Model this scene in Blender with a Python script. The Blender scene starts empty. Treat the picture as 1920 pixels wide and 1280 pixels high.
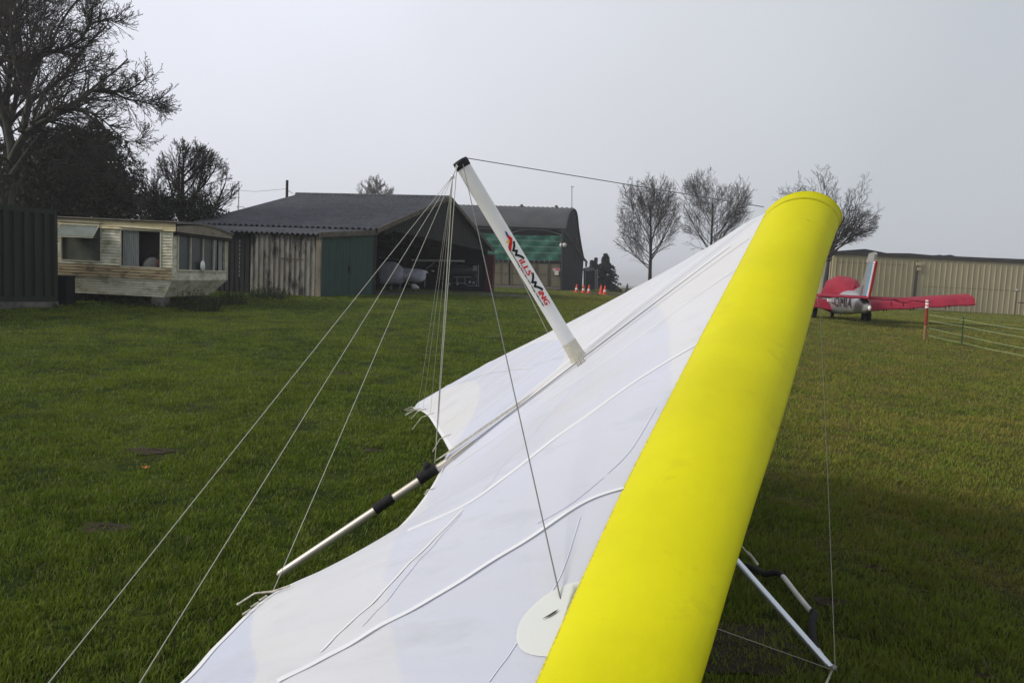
import bpy, math, random
import numpy as np
from mathutils import Vector, Matrix
R = math.radians
PI = math.pi
V = Vector
scene = bpy.context.scene
col = scene.collection
# ------------------------------------------------------------------ camera
FOC = 1386.0
ROLL = R(2.7)
PITCH = math.atan(118 * math.cos(ROLL) / FOC)
CAM = V((0, 0, 1.6))
_f = V((0, math.cos(PITCH), -math.sin(PITCH)))
_u0 = V((0, math.sin(PITCH), math.cos(PITCH)))
_r0 = V((1, 0, 0))
CR = _r0 * math.cos(ROLL) + _u0 * math.sin(ROLL)
CU = -_r0 * math.sin(ROLL) + _u0 * math.cos(ROLL)
cd = bpy.data.cameras.new('camera')
cam = bpy.data.objects.new('camera', cd)
col.objects.link(cam)
scene.camera = cam
cd.sensor_width = 36
cd.lens = FOC / 1920 * 36
cd.clip_start = 0.05
cd.clip_end = 12000
m3 = Matrix((CR, CU, -_f)).transposed()
cam.matrix_world = Matrix.Translation(CAM) @ m3.to_4x4()
# ------------------------------------------------------------------ world, sun, exposure
SUN_AZ = R(-104)      # from +Y, negative = left
SUN_EL = R(30)
sdir = V((math.sin(SUN_AZ) * math.cos(SUN_EL), math.cos(SUN_AZ) * math.cos(SUN_EL), math.sin(SUN_EL)))
w = bpy.data.worlds.new('World')
scene.world = w
w.use_nodes = True
nt = w.node_tree
nt.nodes.clear()
out = nt.nodes.new('ShaderNodeOutputWorld')
bg1 = nt.nodes.new('ShaderNodeBackground')
sky = nt.nodes.new('ShaderNodeTexSky')
sky.sky_type = 'NISHITA'
sky.sun_disc = False
sky.sun_elevation = SUN_EL
sky.sun_rotation = SUN_AZ
sky.dust_density = 6
sky.air_density = 2
bg1.inputs['Strength'].default_value = 0.06
nt.links.new(sky.outputs[0], bg1.inputs['Color'])
tc = nt.nodes.new('ShaderNodeTexCoord')
dot = nt.nodes.new('ShaderNodeVectorMath'); dot.operation = 'DOT_PRODUCT'
gdir = V((-0.36, 0.78, 0.50)).normalized()
dot.inputs[1].default_value = gdir
nt.links.new(tc.outputs['Generated'], dot.inputs[0])
cr = nt.nodes.new('ShaderNodeValToRGB')
el = cr.color_ramp.elements
el[0].position = 0.0; el[0].color = (0.54, 0.57, 0.62, 1)
el[1].position = 1.0; el[1].color = (0.92, 0.95, 1.06, 1)
e = el.new(0.62); e.color = (0.575, 0.61, 0.66, 1)
e = el.new(0.82); e.color = (0.72, 0.745, 0.80, 1)
e = el.new(0.93); e.color = (0.82, 0.84, 0.92, 1)
sn = nt.nodes.new('ShaderNodeTexNoise'); sn.inputs['Scale'].default_value = 2.2; sn.inputs['Detail'].default_value = 3
nt.links.new(tc.outputs['Generated'], sn.inputs['Vector'])
ma = nt.nodes.new('ShaderNodeMath'); ma.operation = 'MULTIPLY_ADD'; ma.inputs[1].default_value = .12
sb = nt.nodes.new('ShaderNodeMath'); sb.operation = 'SUBTRACT'; sb.inputs[1].default_value = .06
nt.links.new(sn.outputs[0], ma.inputs[0]); nt.links.new(dot.outputs['Value'], ma.inputs[2]); nt.links.new(ma.outputs[0], sb.inputs[0])
nt.links.new(sb.outputs[0], cr.inputs[0])
bg2 = nt.nodes.new('ShaderNodeBackground')
bg2.inputs['Strength'].default_value = 1.0
nt.links.new(cr.outputs[0], bg2.inputs['Color'])
mx = nt.nodes.new('ShaderNodeMixShader'); mx.inputs[0].default_value = 0.9
nt.links.new(bg1.outputs[0], mx.inputs[1]); nt.links.new(bg2.outputs[0], mx.inputs[2])
nt.links.new(mx.outputs[0], out.inputs['Surface'])
sl = bpy.data.lights.new('sun', 'SUN')
sl.energy = 2.6
sl.angle = R(17)
sl.color = (1.0, 0.93, 0.82)
so = bpy.data.objects.new('sun', sl)
col.objects.link(so)
so.rotation_euler = sdir.to_track_quat('Z', 'Y').to_euler()
so.location = (0, 0, 20)
scene.view_settings.view_transform = 'Standard'
scene.view_settings.look = 'None'
scene.view_settings.exposure = 0.07
scene.view_settings.gamma = 1.0
scene.cycles.volume_bounces = 0
scene.cycles.max_bounces = 6
scene.cycles.transparent_max_bounces = 8

# ------------------------------------------------------------------ helpers
def pix(px, py, d):
    """world point seen at photo pixel (px,py) at forward depth y=d"""
    r = CR * ((px - 960) / FOC) + CU * (-(py - 640) / FOC) + _f
    return CAM + r * (d / r.y)

def ray(px, py):
    return (CR * ((px - 960) / FOC) + CU * (-(py - 640) / FOC) + _f).normalized()

def sstep(a, b, x):
    t = max(0.0, min(1.0, (x - a) / (b - a)))
    return t * t * (3 - 2 * t)

def gz(x, y):
    return 0.55 * sstep(10, 32, y) + 0.02 * math.sin(x * .45 + 1) * math.sin(y * .38) * sstep(4, 10, y)

def G(px, d):
    """ground point straight below pixel column px at depth d"""
    p = pix(px, 560, d)
    return V((p.x, p.y, gz(p.x, p.y)))

def onplane(px, py, P0, n):
    r = ray(px, py)
    return CAM + r * ((V(P0) - CAM).dot(n) / r.dot(n))

class MB:
    def __init__(s, M=None):
        s.v = []; s.f = []; s.M = M; s.sm = []
    def add(s, vs, fs, smooth=False):
        b = len(s.v)
        if s.M is not None:
            vs = [s.M @ V(p) for p in vs]
        s.v.extend(tuple(p) for p in vs)
        for f in fs:
            s.f.append(tuple(i + b for i in f)); s.sm.append(smooth)
        return s
    def box(s, c, size, M=None, bev=0):
        x, y, z = size[0] / 2, size[1] / 2, size[2] / 2
        vs = []
        for dx in (-1, 1):
            for dy in (-1, 1):
                for dz in (-1, 1):
                    vs.append(V((dx * x, dy * y, dz * z)))
        if M is not None:
            vs = [M @ v for v in vs]
        vs = [v + V(c) for v in vs]
        return s.add(vs, [(0, 1, 3, 2), (4, 6, 7, 5), (0, 4, 5, 1), (2, 3, 7, 6), (0, 2, 6, 4), (1, 5, 7, 3)])
    def quad(s, a, b, c, d):
        return s.add([a, b, c, d], [(0, 1, 2, 3)])
    def slab(s, pts, off):
        """polygon extruded by vector off"""
        n = len(pts); off = V(off)
        vs = [V(p) for p in pts] + [V(p) + off for p in pts]
        fs = [tuple(range(n)), tuple(range(2 * n - 1, n - 1, -1))]
        for i in range(n):
            j = (i + 1) % n
            fs.append((i, i + n, j + n, j))
        return s.add(vs, fs)
    def tube(s, pts, r, n=8, cap=True, flat=None, smooth=True):
        pts = [V(p) for p in pts]
        k = len(pts)
        rs = r if isinstance(r, (list, tuple)) else [r] * k
        vs = []
        prev = None
        for i, p in enumerate(pts):
            t = (pts[min(i + 1, k - 1)] - pts[max(i - 1, 0)])
            if t.length < 1e-9: t = V((0, 0, 1))
            t.normalize()
            if prev is None:
                a = V((0, 0, 1)) if abs(t.z) < .9 else V((1, 0, 0))
                a = (a - t * a.dot(t)).normalized()
            else:
                a = prev - t * prev.dot(t)
                a = a.normalized() if a.length > 1e-6 else V((1, 0, 0))
            prev = a
            b = t.cross(a)
            for j in range(n):
                an = 2 * PI * j / n
                vs.append(p + (a * math.cos(an) + b * math.sin(an)) * rs[i])
        fs = []
        for i in range(k - 1):
            for j in range(n):
                j2 = (j + 1) % n
                fs.append((i * n + j, i * n + j2, (i + 1) * n + j2, (i + 1) * n + j))
        s.add(vs, fs, smooth)
        if cap:
            s.add(vs[:n], [tuple(range(n - 1, -1, -1))])
            s.add(vs[-n:], [tuple(range(n))])
        return s
    def lathe(s, prof, n=16, c=(0, 0, 0), M=None, smooth=True):
        vs = []
        for r, z in prof:
            for j in range(n):
                a = 2 * PI * j / n
                p = V((r * math.cos(a), r * math.sin(a), z))
                if M is not None: p = M @ p
                vs.append(p + V(c))
        fs = []
        for i in range(len(prof) - 1):
            for j in range(n):
                j2 = (j + 1) % n
                fs.append((i * n + j, i * n + j2, (i + 1) * n + j2, (i + 1) * n + j))
        return s.add(vs, fs, smooth)
    def grid(s, rows, smooth=True):
        nr = len(rows); nc = len(rows[0])
        vs = [p for r_ in rows for p in r_]
        fs = []
        for i in range(nr - 1):
            for j in range(nc - 1):
                fs.append((i * nc + j, i * nc + j + 1, (i + 1) * nc + j + 1, (i + 1) * nc + j))
        return s.add(vs, fs, smooth)
    def corr(s, a, b, c, d, n, amp, nrm, thick=0.0, prof='sin'):
        """corrugated sheet a-b (across ridges) ; d-c opposite edge; ridges run a->d"""
        a, b, c, d = V(a), V(b), V(c), V(d); nrm = V(nrm)
        if prof == 'sin':
            st = [(i / 4.0, math.sin(i * PI / 2)) for i in range(4)]
        elif prof == 'box':
            st = [(0, 0), (.42, 0), (.5, 1), (.92, 1)]
        else:   # narrow rib
            st = [(0, 0), (.80, 0), (.84, 1), (.95, 1)]
        r1 = []; r2 = []
        for i in range(n):
            for t, h in st:
                u = (i + t) / n
                r1.append(a.lerp(b, u) + nrm * amp * h); r2.append(d.lerp(c, u) + nrm * amp * h)
        r1.append(b + nrm * amp * st[0][1]); r2.append(c + nrm * amp * st[0][1])
        s.grid([r1, r2], smooth=(prof == 'sin'))
        if thick:
            s.grid([[p - nrm * thick for p in r1], [p - nrm * thick for p in r2]], smooth=(prof == 'sin'))
        return s
    def build(s, name, mat, parent=None, label=None, root=None, mod=None):
        me = bpy.data.meshes.new(name)
        off = V((0, 0, 0))
        if parent is not None:
            r_ = parent
            while r_.parent is not None: r_ = r_.parent
            off = r_.location.copy()
        elif root is not None:
            off = V(root)
        vs = [(p[0] - off.x, p[1] - off.y, p[2] - off.z) for p in s.v]
        me.from_pydata(vs, [], s.f)
        me.polygons.foreach_set('use_smooth', s.sm)
        me.materials.append(mat)
        me.update()
        o = bpy.data.objects.new(name, me)
        col.objects.link(o)
        if parent is not None:
            o.parent = parent
        elif root is not None:
            o.location = off
        if label: o['label'] = label
        return o

def tag(o, label=None, cat=None, group=None, kind=None):
    if label: o['label'] = label
    if cat: o['category'] = cat
    if group: o['group'] = group
    if kind: o['kind'] = kind
    return o

def thing(name, label, cat, loc, group=None):
    o = bpy.data.objects.new(name, None)
    col.objects.link(o)
    o.location = loc
    o.empty_display_size = .3
    return tag(o, label, cat, group)

# ------------------------------------------------------------------ materials
def mat(name, c1, c2=None, scale=3.0, rough=0.7, metal=0.0, bump=0.0, bscale=None, detail=5, spec=0.3,
        stretch=None, c3=None, s3=1.0, t3=(0.5, 0.62), trans=0.0, lo=.35, hi=.65, co='Object', weave=0.0, attr=None):
    m = bpy.data.materials.new(name)
    m.use_nodes = True
    t = m.node_tree; n = t.nodes; l = t.links
    b = n['Principled BSDF']
    b.inputs['Roughness'].default_value = rough
    b.inputs['Metallic'].default_value = metal
    b.inputs['Specular IOR Level'].default_value = spec
    c1 = tuple(c1) + (1,)
    if c2 is None:
        b.inputs['Base Color'].default_value = c1
    if c2 is not None or bump or c3 is not None:
        tcn = n.new('ShaderNodeTexCoord'); mp = n.new('ShaderNodeMapping')
        l.new(tcn.outputs[co], mp.inputs[0])
        if stretch: mp.inputs['Scale'].default_value = stretch
    last = None
    if c2 is not None:
        nz = n.new('ShaderNodeTexNoise'); nz.inputs['Scale'].default_value = scale; nz.inputs['Detail'].default_value = detail
        nz.inputs['Roughness'].default_value = .62
        l.new(mp.outputs[0], nz.inputs['Vector'])
        rp = n.new('ShaderNodeMapRange'); rp.inputs[1].default_value = lo; rp.inputs[2].default_value = hi
        l.new(nz.outputs[0], rp.inputs[0])
        mxn = n.new('ShaderNodeMix'); mxn.data_type = 'RGBA'
        mxn.inputs[6].default_value = c1; mxn.inputs[7].default_value = tuple(c2) + (1,)
        l.new(rp.outputs[0], mxn.inputs[0])
        last = mxn.outputs[2]
    if c3 is not None:
        nz3 = n.new('ShaderNodeTexNoise'); nz3.inputs['Scale'].default_value = s3; nz3.inputs['Detail'].default_value = 7
        nz3.inputs['Roughness'].default_value = .7
        l.new(mp.outputs[0], nz3.inputs['Vector'])
        rp3 = n.new('ShaderNodeMapRange'); rp3.inputs[1].default_value = t3[0]; rp3.inputs[2].default_value = t3[1]
        l.new(nz3.outputs[0], rp3.inputs[0])
        m3n = n.new('ShaderNodeMix'); m3n.data_type = 'RGBA'
        if last is not None: l.new(last, m3n.inputs[6])
        else: m3n.inputs[6].default_value = c1
        m3n.inputs[7].default_value = tuple(c3) + (1,)
        l.new(rp3.outputs[0], m3n.inputs[0])
        last = m3n.outputs[2]
    if last is not None:
        l.new(last, b.inputs['Base Color'])
    if bump:
        nb = n.new('ShaderNodeTexNoise'); nb.inputs['Scale'].default_value = bscale or scale * 4; nb.inputs['Detail'].default_value = 4
        l.new(mp.outputs[0], nb.inputs['Vector'])
        bp = n.new('ShaderNodeBump'); bp.inputs['Strength'].default_value = 1.0; bp.inputs['Distance'].default_value = bump
        l.new(nb.outputs[0], bp.inputs['Height']); l.new(bp.outputs[0], b.inputs['Normal'])
    if weave:
        nw = n.new('ShaderNodeTexNoise'); nw.inputs['Scale'].default_value = 38; nw.inputs['Detail'].default_value = 6; nw.inputs['Roughness'].default_value = .7
        l.new(mp.outputs[0], nw.inputs['Vector'])
        b2 = n.new('ShaderNodeBump'); b2.inputs['Distance'].default_value = weave
        l.new(nw.outputs[0], b2.inputs['Height']); l.new(bp.outputs[0], b2.inputs['Normal']); l.new(b2.outputs[0], b.inputs['Normal'])
    if attr:
        an_ = n.new('ShaderNodeAttribute'); an_.attribute_name = attr
        mt_ = n.new('ShaderNodeMix'); mt_.data_type = 'RGBA'; mt_.blend_type = 'MULTIPLY'; mt_.inputs[0].default_value = 1
        cr_ = n.new('ShaderNodeValToRGB'); cr_.color_ramp.elements[0].color = (.86, .89, .98, 1); cr_.color_ramp.elements[1].color = (1, .99, .96, 1)
        l.new(an_.outputs['Fac'], cr_.inputs[0]); l.new(last, mt_.inputs[6]); l.new(cr_.outputs[0], mt_.inputs[7]); last = mt_.outputs[2]
        l.new(last, b.inputs['Base Color'])
    if trans:
        o_ = n['Material Output']
        tr = n.new('ShaderNodeBsdfTranslucent'); ms = n.new('ShaderNodeMixShader'); ms.inputs[0].default_value = trans
        if last is not None: l.new(last, tr.inputs[0])
        else: tr.inputs[0].default_value = c1
        if bump: l.new(bp.outputs[0], tr.inputs['Normal'])
        l.new(b.outputs[0], ms.inputs[1]); l.new(tr.outputs[0], ms.inputs[2]); l.new(ms.outputs[0], o_.inputs[0])
    return m

M_black = mat('black_cap', (.012, .012, .014), rough=.5)
M_alu = mat('aluminium', (.62, .57, .50), (.54, .50, .44), scale=9, rough=.38, metal=.6, spec=.5)
M_chrome = mat('polished_aluminium', (.72, .76, .82), rough=.22, metal=.85, spec=.5)
M_foam = mat('black_neoprene', (.012, .011, .013), (.022, .02, .022), scale=60, rough=.9, bump=.0006, bscale=400)
M_mast = mat('white_mast', (.80, .80, .80), (.74, .74, .73), scale=5, rough=.32, spec=.5)
M_wire = mat('coated_wire', (.42, .42, .36), rough=.45, metal=.25)
M_wire_dark = mat('steel_wire', (.12, .13, .13), rough=.4, metal=.5)
M_cord = mat('tie_cord', (.62, .60, .52), (.35, .33, .27), scale=60, rough=.9)
M_sail = mat('white_sailcloth', (.78, .80, .89), (.77, .77, .80), scale=1.1, rough=.55, spec=.25, bump=.003, bscale=1.6,
             stretch=(.5, 1.6, 1.6), trans=.22, c3=(.66, .67, .70), s3=3.0, t3=(.56, .80), weave=.0016, attr='panel')
M_pocket = mat('batten_pocket_cloth', (.83, .84, .87), rough=.65, trans=.2)
M_patch = mat('reinforcing_cloth', (.74, .76, .74), rough=.6, trans=.15)
M_seam_crease = mat('seam_and_crease_shade', (.60, .63, .73), rough=.6)  # far seam, and shade of creases painted on the near sail
M_seamlite = mat('seam_lite', (.80, .80, .81), rough=.6, trans=.2)
M_overlap = mat('overlapped_cloth', (.70, .725, .80), (.73, .74, .78), scale=3, rough=.6, trans=.1)
M_yellow = mat('yellow_sailcloth', (.66, .63, .004), (.59, .56, .004), scale=2.5, rough=.6, spec=.15, bump=.0022, bscale=9, trans=.06,
               c3=(.46, .42, .012), s3=5.5, t3=(.60, .90), weave=.0013)
M_stitch = mat('yellow_hem', (.42, .35, .02), (.70, .62, .06), scale=90, rough=.8)
M_red = mat('logo_red', (.60, .015, .02), rough=.45)
M_logoblack = mat('logo_black', (.01, .01, .012), rough=.45)
M_logoblue = mat('logo_blue', (.02, .03, .22), rough=.45)
M_logoyel = mat('logo_yellow', (.75, .45, .02), rough=.45)

# ------------------------------------------------------------------ ground
def field_mat(name, blades=False):
    m = bpy.data.materials.new(name); m.use_nodes = True
    t = m.node_tree; n = t.nodes; l = t.links
    b = n['Principled BSDF']; b.inputs['Roughness'].default_value = .75 if blades else .95
    b.inputs['Specular IOR Level'].default_value = .25 if blades else .1
    geo = n.new('ShaderNodeNewGeometry')
    sep = n.new('ShaderNodeSeparateXYZ'); l.new(geo.outputs['Position'], sep.inputs[0])
    def noise(sc, det=4, ro=.6):
        q = n.new('ShaderNodeTexNoise'); q.inputs['Scale'].default_value = sc; q.inputs['Detail'].default_value = det
        q.inputs['Roughness'].default_value = ro
        l.new(geo.outputs['Position'], q.inputs['Vector']); return q.outputs[0]
    def rng(src, a, c, lo=0, hi=1):
        q = n.new('ShaderNodeMapRange'); q.inputs[1].default_value = a; q.inputs[2].default_value = c
        q.inputs[3].default_value = lo; q.inputs[4].default_value = hi
        l.new(src, q.inputs[0]); return q.outputs[0]
    def mixc(f, A, B):
        q = n.new('ShaderNodeMix'); q.data_type = 'RGBA'
        for i, x in ((6, A), (7, B)):
            if isinstance(x, tuple): q.inputs[i].default_value = x + (1,)
            else: l.new(x, q.inputs[i])
        if isinstance(f, float): q.inputs[0].default_value = f
        else: l.new(f, q.inputs[0])
        return q.outputs[2]
    def mul(a, b_):
        q = n.new('ShaderNodeMath'); q.operation = 'MULTIPLY'; l.new(a, q.inputs[0])
        if isinstance(b_, float): q.inputs[1].default_value = b_
        else: l.new(b_, q.inputs[1])
        return q.outputs[0]
    k = 1.6 if blades else 1.2
    base = mixc(rng(noise(1.6), .38, .62), (.028 * k, .050 * k, .004 * k), (.070 * k, .110 * k, .008 * k))
    base = mixc(rng(noise(.35), .45, .62, 0, .75), base, (.112 * k, .138 * k, .012 * k))
    base = mixc(rng(noise(3.1, 5, .7), .58, .70, 0, .6), base, (.105 * k, .085 * k, .034 * k))
    base = mixc(rng(noise(.9, 5, .7), .50, .62, 0, .8), base, (.018 * k, .036 * k, .006 * k))
    # browner, thinner turf over to the right of the glider
    right = rng(sep.outputs[0], .2, 4.0)
    brown = mixc(rng(noise(2.3, 5, .7), .36, .58), (.088 * k, .100 * k, .016 * k), (.200 * k, .148 * k, .038 * k))
    base = mixc(mul(right, rng(noise(.5, 4), .38, .62, .45, 1.0)), base, brown)
    if blades:
        base = mixc(rng(noise(6, 4, .65), .44, .64, 0, .85), base, (.155, .215, .022))
        at = n.new('ShaderNodeAttribute'); at.attribute_name = 'rnd'
        base = mixc(rng(at.outputs['Fac'], 0, 1, 0, .55), base, (.135, .190, .018))
        dead = rng(at.outputs['Fac'], .90, .93)
        base = mixc(mul(dead, .8), base, (.19, .16, .085))
        tr = n.new('ShaderNodeBsdfTranslucent'); ms = n.new('ShaderNodeMixShader'); ms.inputs[0].default_value = .3
        l.new(base, tr.inputs[0]); l.new(b.outputs[0], ms.inputs[1]); l.new(tr.outputs[0], ms.inputs[2])
        l.new(ms.outputs[0], n['Material Output'].inputs[0])
    else:
        fine = mixc(rng(noise(30, 6, .75), .35, .68), (.010, .014, .004), base)
        base = fine
        bp = n.new('ShaderNodeBump'); bp.inputs['Distance'].default_value = .05; bp.inputs['Strength'].default_value = 1
        l.new(noise(9, 8, .75), bp.inputs['Height']); l.new(bp.outputs[0], b.inputs['Normal'])
    l.new(base, b.inputs['Base Color'])
    return m
M_ground = field_mat('turf_soil')
M_blade = field_mat('grass_blade', True)

def ground_mesh():
    xs = [-2500, -900, -350, -150, -90] + [-60 + i * 2 for i in range(61)] + [90, 150, 350, 900, 2500]
    ys = [-2500, -300, -40, -10, -2] + [i * 1.5 for i in range(0, 50)] + [90, 120, 200, 400, 900, 2500]
    mb = MB()
    def zz(x, y):
        return gz(x, y) - 4.0 * sstep(150, 700, math.hypot(x, y))
    mb.grid([[(x, y, zz(x, y)) for x in xs] for y in ys], smooth=True)
    o = mb.build('ground', M_ground)
    tag(o, kind='structure')
ground_mesh()

# bare soil patches: (px, py, rx, ry)
def gpt(px, py):
    r = ray(px, py); t = (CAM.z) / -r.z
    for _ in range(30):
        p = CAM + r * t
        t = t - (p.z - gz(p.x, p.y)) / r.z
    return CAM + r * t
DIRT = []
for (px, py, rx, ry) in [(282, 846, .20, .12), (195, 990, .17, .10), (700, 845, .10, .06), (1585, 1200, .035, .03), (1350, 1215, .5, .25),
                         (1640, 1065, .07, .04), (1850, 1270, .04, .03), (1560, 1130, .10, .06), (640, 700, .15, .12)]:
    p = gpt(px, py); DIRT.append((p.x, p.y, rx, ry))

def make_grass(N=1900000):
    rng = np.random.default_rng(7)
    R0, R1 = 1.45, 95.0
    r = R0 * np.exp(rng.random(N) ** .92 * math.log(R1 / R0))
    a = (rng.random(N) * 2 - 1) * np.where(r < 9, R(62), R(48))
    x = r * np.sin(a); y = r * np.cos(a)
    # clumps
    def fb(x, y, s, seed):
        v = np.zeros_like(x)
        rg = np.random.default_rng(seed)
        for i in range(5):
            th = rg.random() * 6.28; k = s * (1.5 ** i); ph = rg.random() * 6.28
            v += np.sin((x * np.cos(th) + y * np.sin(th)) * k + ph + 1.3 * np.sin((y * np.cos(th) - x * np.sin(th)) * k * .7 + ph * 2))
        return v / 5
    cl = fb(x, y, 7.0, 3) * .5 + fb(x, y, 2.2, 5) * .5
    keep = rng.random(N) < np.clip(.62 + cl * 1.2, .10, 1)
    for (dx, dy, rx, ry) in DIRT:
        q = ((x - dx) / rx) ** 2 + ((y - dy) / ry) ** 2 
        keep &= ~((q < 1.0) & (rng.random(N) < .72))
    x, y, r, cl = x[keep], y[keep], r[keep], cl[keep]
    N = len(x)
    t = np.clip((y - 10) / 22, 0, 1)
    z = .55 * t * t * (3 - 2 * t)
    tt = np.clip((y - 4) / 6, 0, 1)
    z = z + .02 * np.sin(x * .45 + 1) * np.sin(y * .38) * tt * tt * (3 - 2 * tt)
    h = (.020 + .024 * rng.random(N) + .020 * np.clip(cl, -1, 1)) * (1 + .008 * r)
    h *= np.where(x > 1.2, 1.0, .85)
    tall = rng.random(N) < .03
    h = np.where(tall, h * 1.7, h)
    wd = (.0011 + .0010 * rng.random(N)) * (1 + r * .19)
    th = rng.random(N) * 2 * PI
    # prevailing lie of blades varies slowly
    lean = (.15 + .75 * rng.random(N)) * h
    ld = fb(x, y, .9, 11) * 3 + rng.normal(0, 1.7, N)
    lx, ly = np.cos(ld) * lean, np.sin(ld) * lean
    wx, wy = np.cos(th) * wd, np.sin(th) * wd
    v = np.empty((N, 5, 3), np.float32)
    v[:, 0] = np.stack([x - wx, y - wy, z - .004], 1)
    v[:, 1] = np.stack([x + wx, y + wy, z - .004], 1)
    v[:, 2] = np.stack([x - wx * .8 + lx * .35, y - wy * .8 + ly * .35, z + h * .6], 1)
    v[:, 3] = np.stack([x + wx * .8 + lx * .35, y + wy * .8 + ly * .35, z + h * .6], 1)
    v[:, 4] = np.stack([x + lx, y + ly, z + h * np.where(lean > h * .9, .72, .95)], 1)
    base = (np.arange(N) * 5)[:, None]
    quads = base + np.array([0, 1, 3, 2]); tris = base + np.array([2, 3, 4])
    loops = np.concatenate([quads, tris], 1).ravel().astype(np.int32)
    me = bpy.data.meshes.new('grass')
    me.vertices.add(N * 5); me.vertices.foreach_set('co', v.ravel())
    me.loops.add(N * 7); me.loops.foreach_set('vertex_index', loops)
    me.polygons.add(N * 2)
    ls = (np.arange(N) * 7)[:, None] + np.array([0, 4])
    me.polygons.foreach_set('loop_start', ls.ravel().astype(np.int32))
    me.polygons.foreach_set('loop_total', np.tile(np.array([4, 3], np.int32), N))
    me.update(calc_edges=True)
    at = me.attributes.new('rnd', 'FLOAT', 'POINT')
    at.data.foreach_set('value', np.repeat(rng.random(N).astype(np.float32), 5))
    me.materials.append(M_blade)
    o = bpy.data.objects.new('grass', me); col.objects.link(o)
    tag(o, 'short green and brownish grass of the airfield', 'grass', kind='stuff')
make_grass()

M_soil = mat('bare_soil', (.024, .018, .009), (.045, .032, .016), scale=20, rough=.95, bump=.02, bscale=60)
def soil_patch(i, x, y, rx, ry):
    rnd = random.Random(i); mb = MB(); n = 26
    rows = []
    for k in range(6):
        f = 1 - k / 5
        row = []
        for j in range(n + 1):
            a = 2 * PI * (j % n) / n
            jit = 1 + .2 * math.sin(3 * a + i) + .12 * math.sin(7 * a + i * 2)
            px_, py_ = x + rx * f * jit * math.cos(a), y + ry * f * jit * math.sin(a)
            row.append((px_, py_, gz(px_, py_) + .006 + .010 * (1 - f) + .008 * rnd.random() * (1 - f)))
        rows.append(row)
    mb.grid(rows)
    return mb
mbs = MB()
for i, d in enumerate(DIRT):
    q = soil_patch(i, *d); mbs.add(q.v, q.f, True)
tag(mbs.build('bare_ground', M_soil), kind='structure')
# muddy verge and tarmac track near the far hangar
M_tarmac = mat('tarmac', (.055, .053, .056), (.080, .075, .076), scale=1.5, rough=.85)
def strip(name, m, near, far, zoff, n=18, jit=.0, seed=1):
    rnd = random.Random(seed); rows = [[], []]
    for k in range(n + 1):
        u = k / n
        a = V(near[0]).lerp(V(near[1]), u); b = V(far[0]).lerp(V(far[1]), u)
        a = a + V((0, rnd.uniform(-jit, jit), 0))
        rows[0].append((a.x, a.y, gz(a.x, a.y) + zoff)); rows[1].append((b.x, b.y, gz(b.x, b.y) + zoff))
    o = MB().grid(rows).build(name, m); tag(o, kind='structure')
def gp(px, py): p = gpt(px, py); return (p.x, p.y, 0)
strip('tarmac_track', M_tarmac, (gp(735, 548), gp(1010, 559)), (gp(735, 539.5), gp(1010, 548.5)), .012, jit=.3)
strip('mud_verge', mat('mud', (.022, .014, .009), (.04, .026, .016), scale=2, rough=.95, bump=.05), (gp(1085, 552), gp(1180, 556)), (gp(1085, 548.5), gp(1195, 549.5)), .03, jit=.8)

# ================================================================== HANG GLIDER
T3 = pix(525, 1075, 3.6)
N3 = pix(1500, 402, 4.05)
KD = (N3 - T3).normalized()
def keel_at(px):
    lo, hi = 0.0, 1.2
    for _ in range(40):
        m = (lo + hi) / 2
        p = T3.lerp(N3, m) - CAM
        x = 960 + FOC * p.dot(CR) / p.dot(_f)
        if x < px: lo = m
        else: hi = m
    return T3.lerp(N3, lo)
K3 = keel_at(1092)
glider = thing('hang_glider', 'white and yellow hang glider resting on its control bar in the near grass', 'hang glider', (K3.x, K3.y, 0))
KTE = keel_at(836)
# stations from far tip to near tip: (LE point, TE point)
far = [
    (pix(784, 754, 7.35), pix(776, 764, 7.3)),
    (pix(842, 721, 7.0), pix(783, 769, 6.9)),
    (pix(922, 677, 6.55), pix(792, 771, 6.4)),
    (pix(1052, 612, 5.85), pix(804, 781, 5.6)),
    (pix(1180, 545, 5.2), pix(818, 803, 5.0)),
    (pix(1312, 472, 4.62), pix(833, 827, 4.5)),
    (pix(1392, 422, 4.25), pix(845, 852, 4.05)),
    (pix(1436, 399, 4.08), KTE + V((0, 0, .02))),
]
seam_or_crease = [(1436, 400, 4.05), (1396, 478, 3.68), (1330, 603, 3.12), (1262, 735, 2.58), (1173, 911, 2.13), (1100, 1070, 1.84), (1040, 1205, 1.62), (985, 1330, 1.45)]
front = [(1578, 402, 4.0), (1546, 490, 3.55), (1506, 640, 2.95), (1462, 790, 2.42), (1414, 935, 2.02), (1366, 1090, 1.74), (1322, 1240, 1.53), (1270, 1400, 1.37)]
te_near = [None, pix(808, 914, 3.6), pix(740, 996, 2.8), pix(620, 1062, 2.42), pix(505, 1117, 2.15), pix(408, 1205, 1.92), pix(338, 1280, 1.76), pix(190, 1393, 1.56)]
SE = [pix(*s) for s in seam_or_crease]; FR = [pix(*s) for s in front]
near = [(SE[i], te_near[i]) for i in range(1, 8)]
# extrapolate to near tip, which passes below and left of the camera, outside the picture
dS = (SE[7] - SE[4]); dF = (FR[7] - FR[4]); dT = te_near[7] - te_near[4]
for k, tq in ((.45, pix(-118, 1540, 1.3)), (.9, pix(-340, 1780, 1.05)), (1.2, pix(-330, 1990, .92))):
    SE.append(SE[7] + dS * k * 1.25); FR.append(FR[7] + dF * k * 1.25 + V((-.04 * k, 0, 0)))
    near.append((SE[-1], tq))
stations = far + near           # index 7 is the keel
UW = V((-.45, -.05, .89)).normalized()

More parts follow.
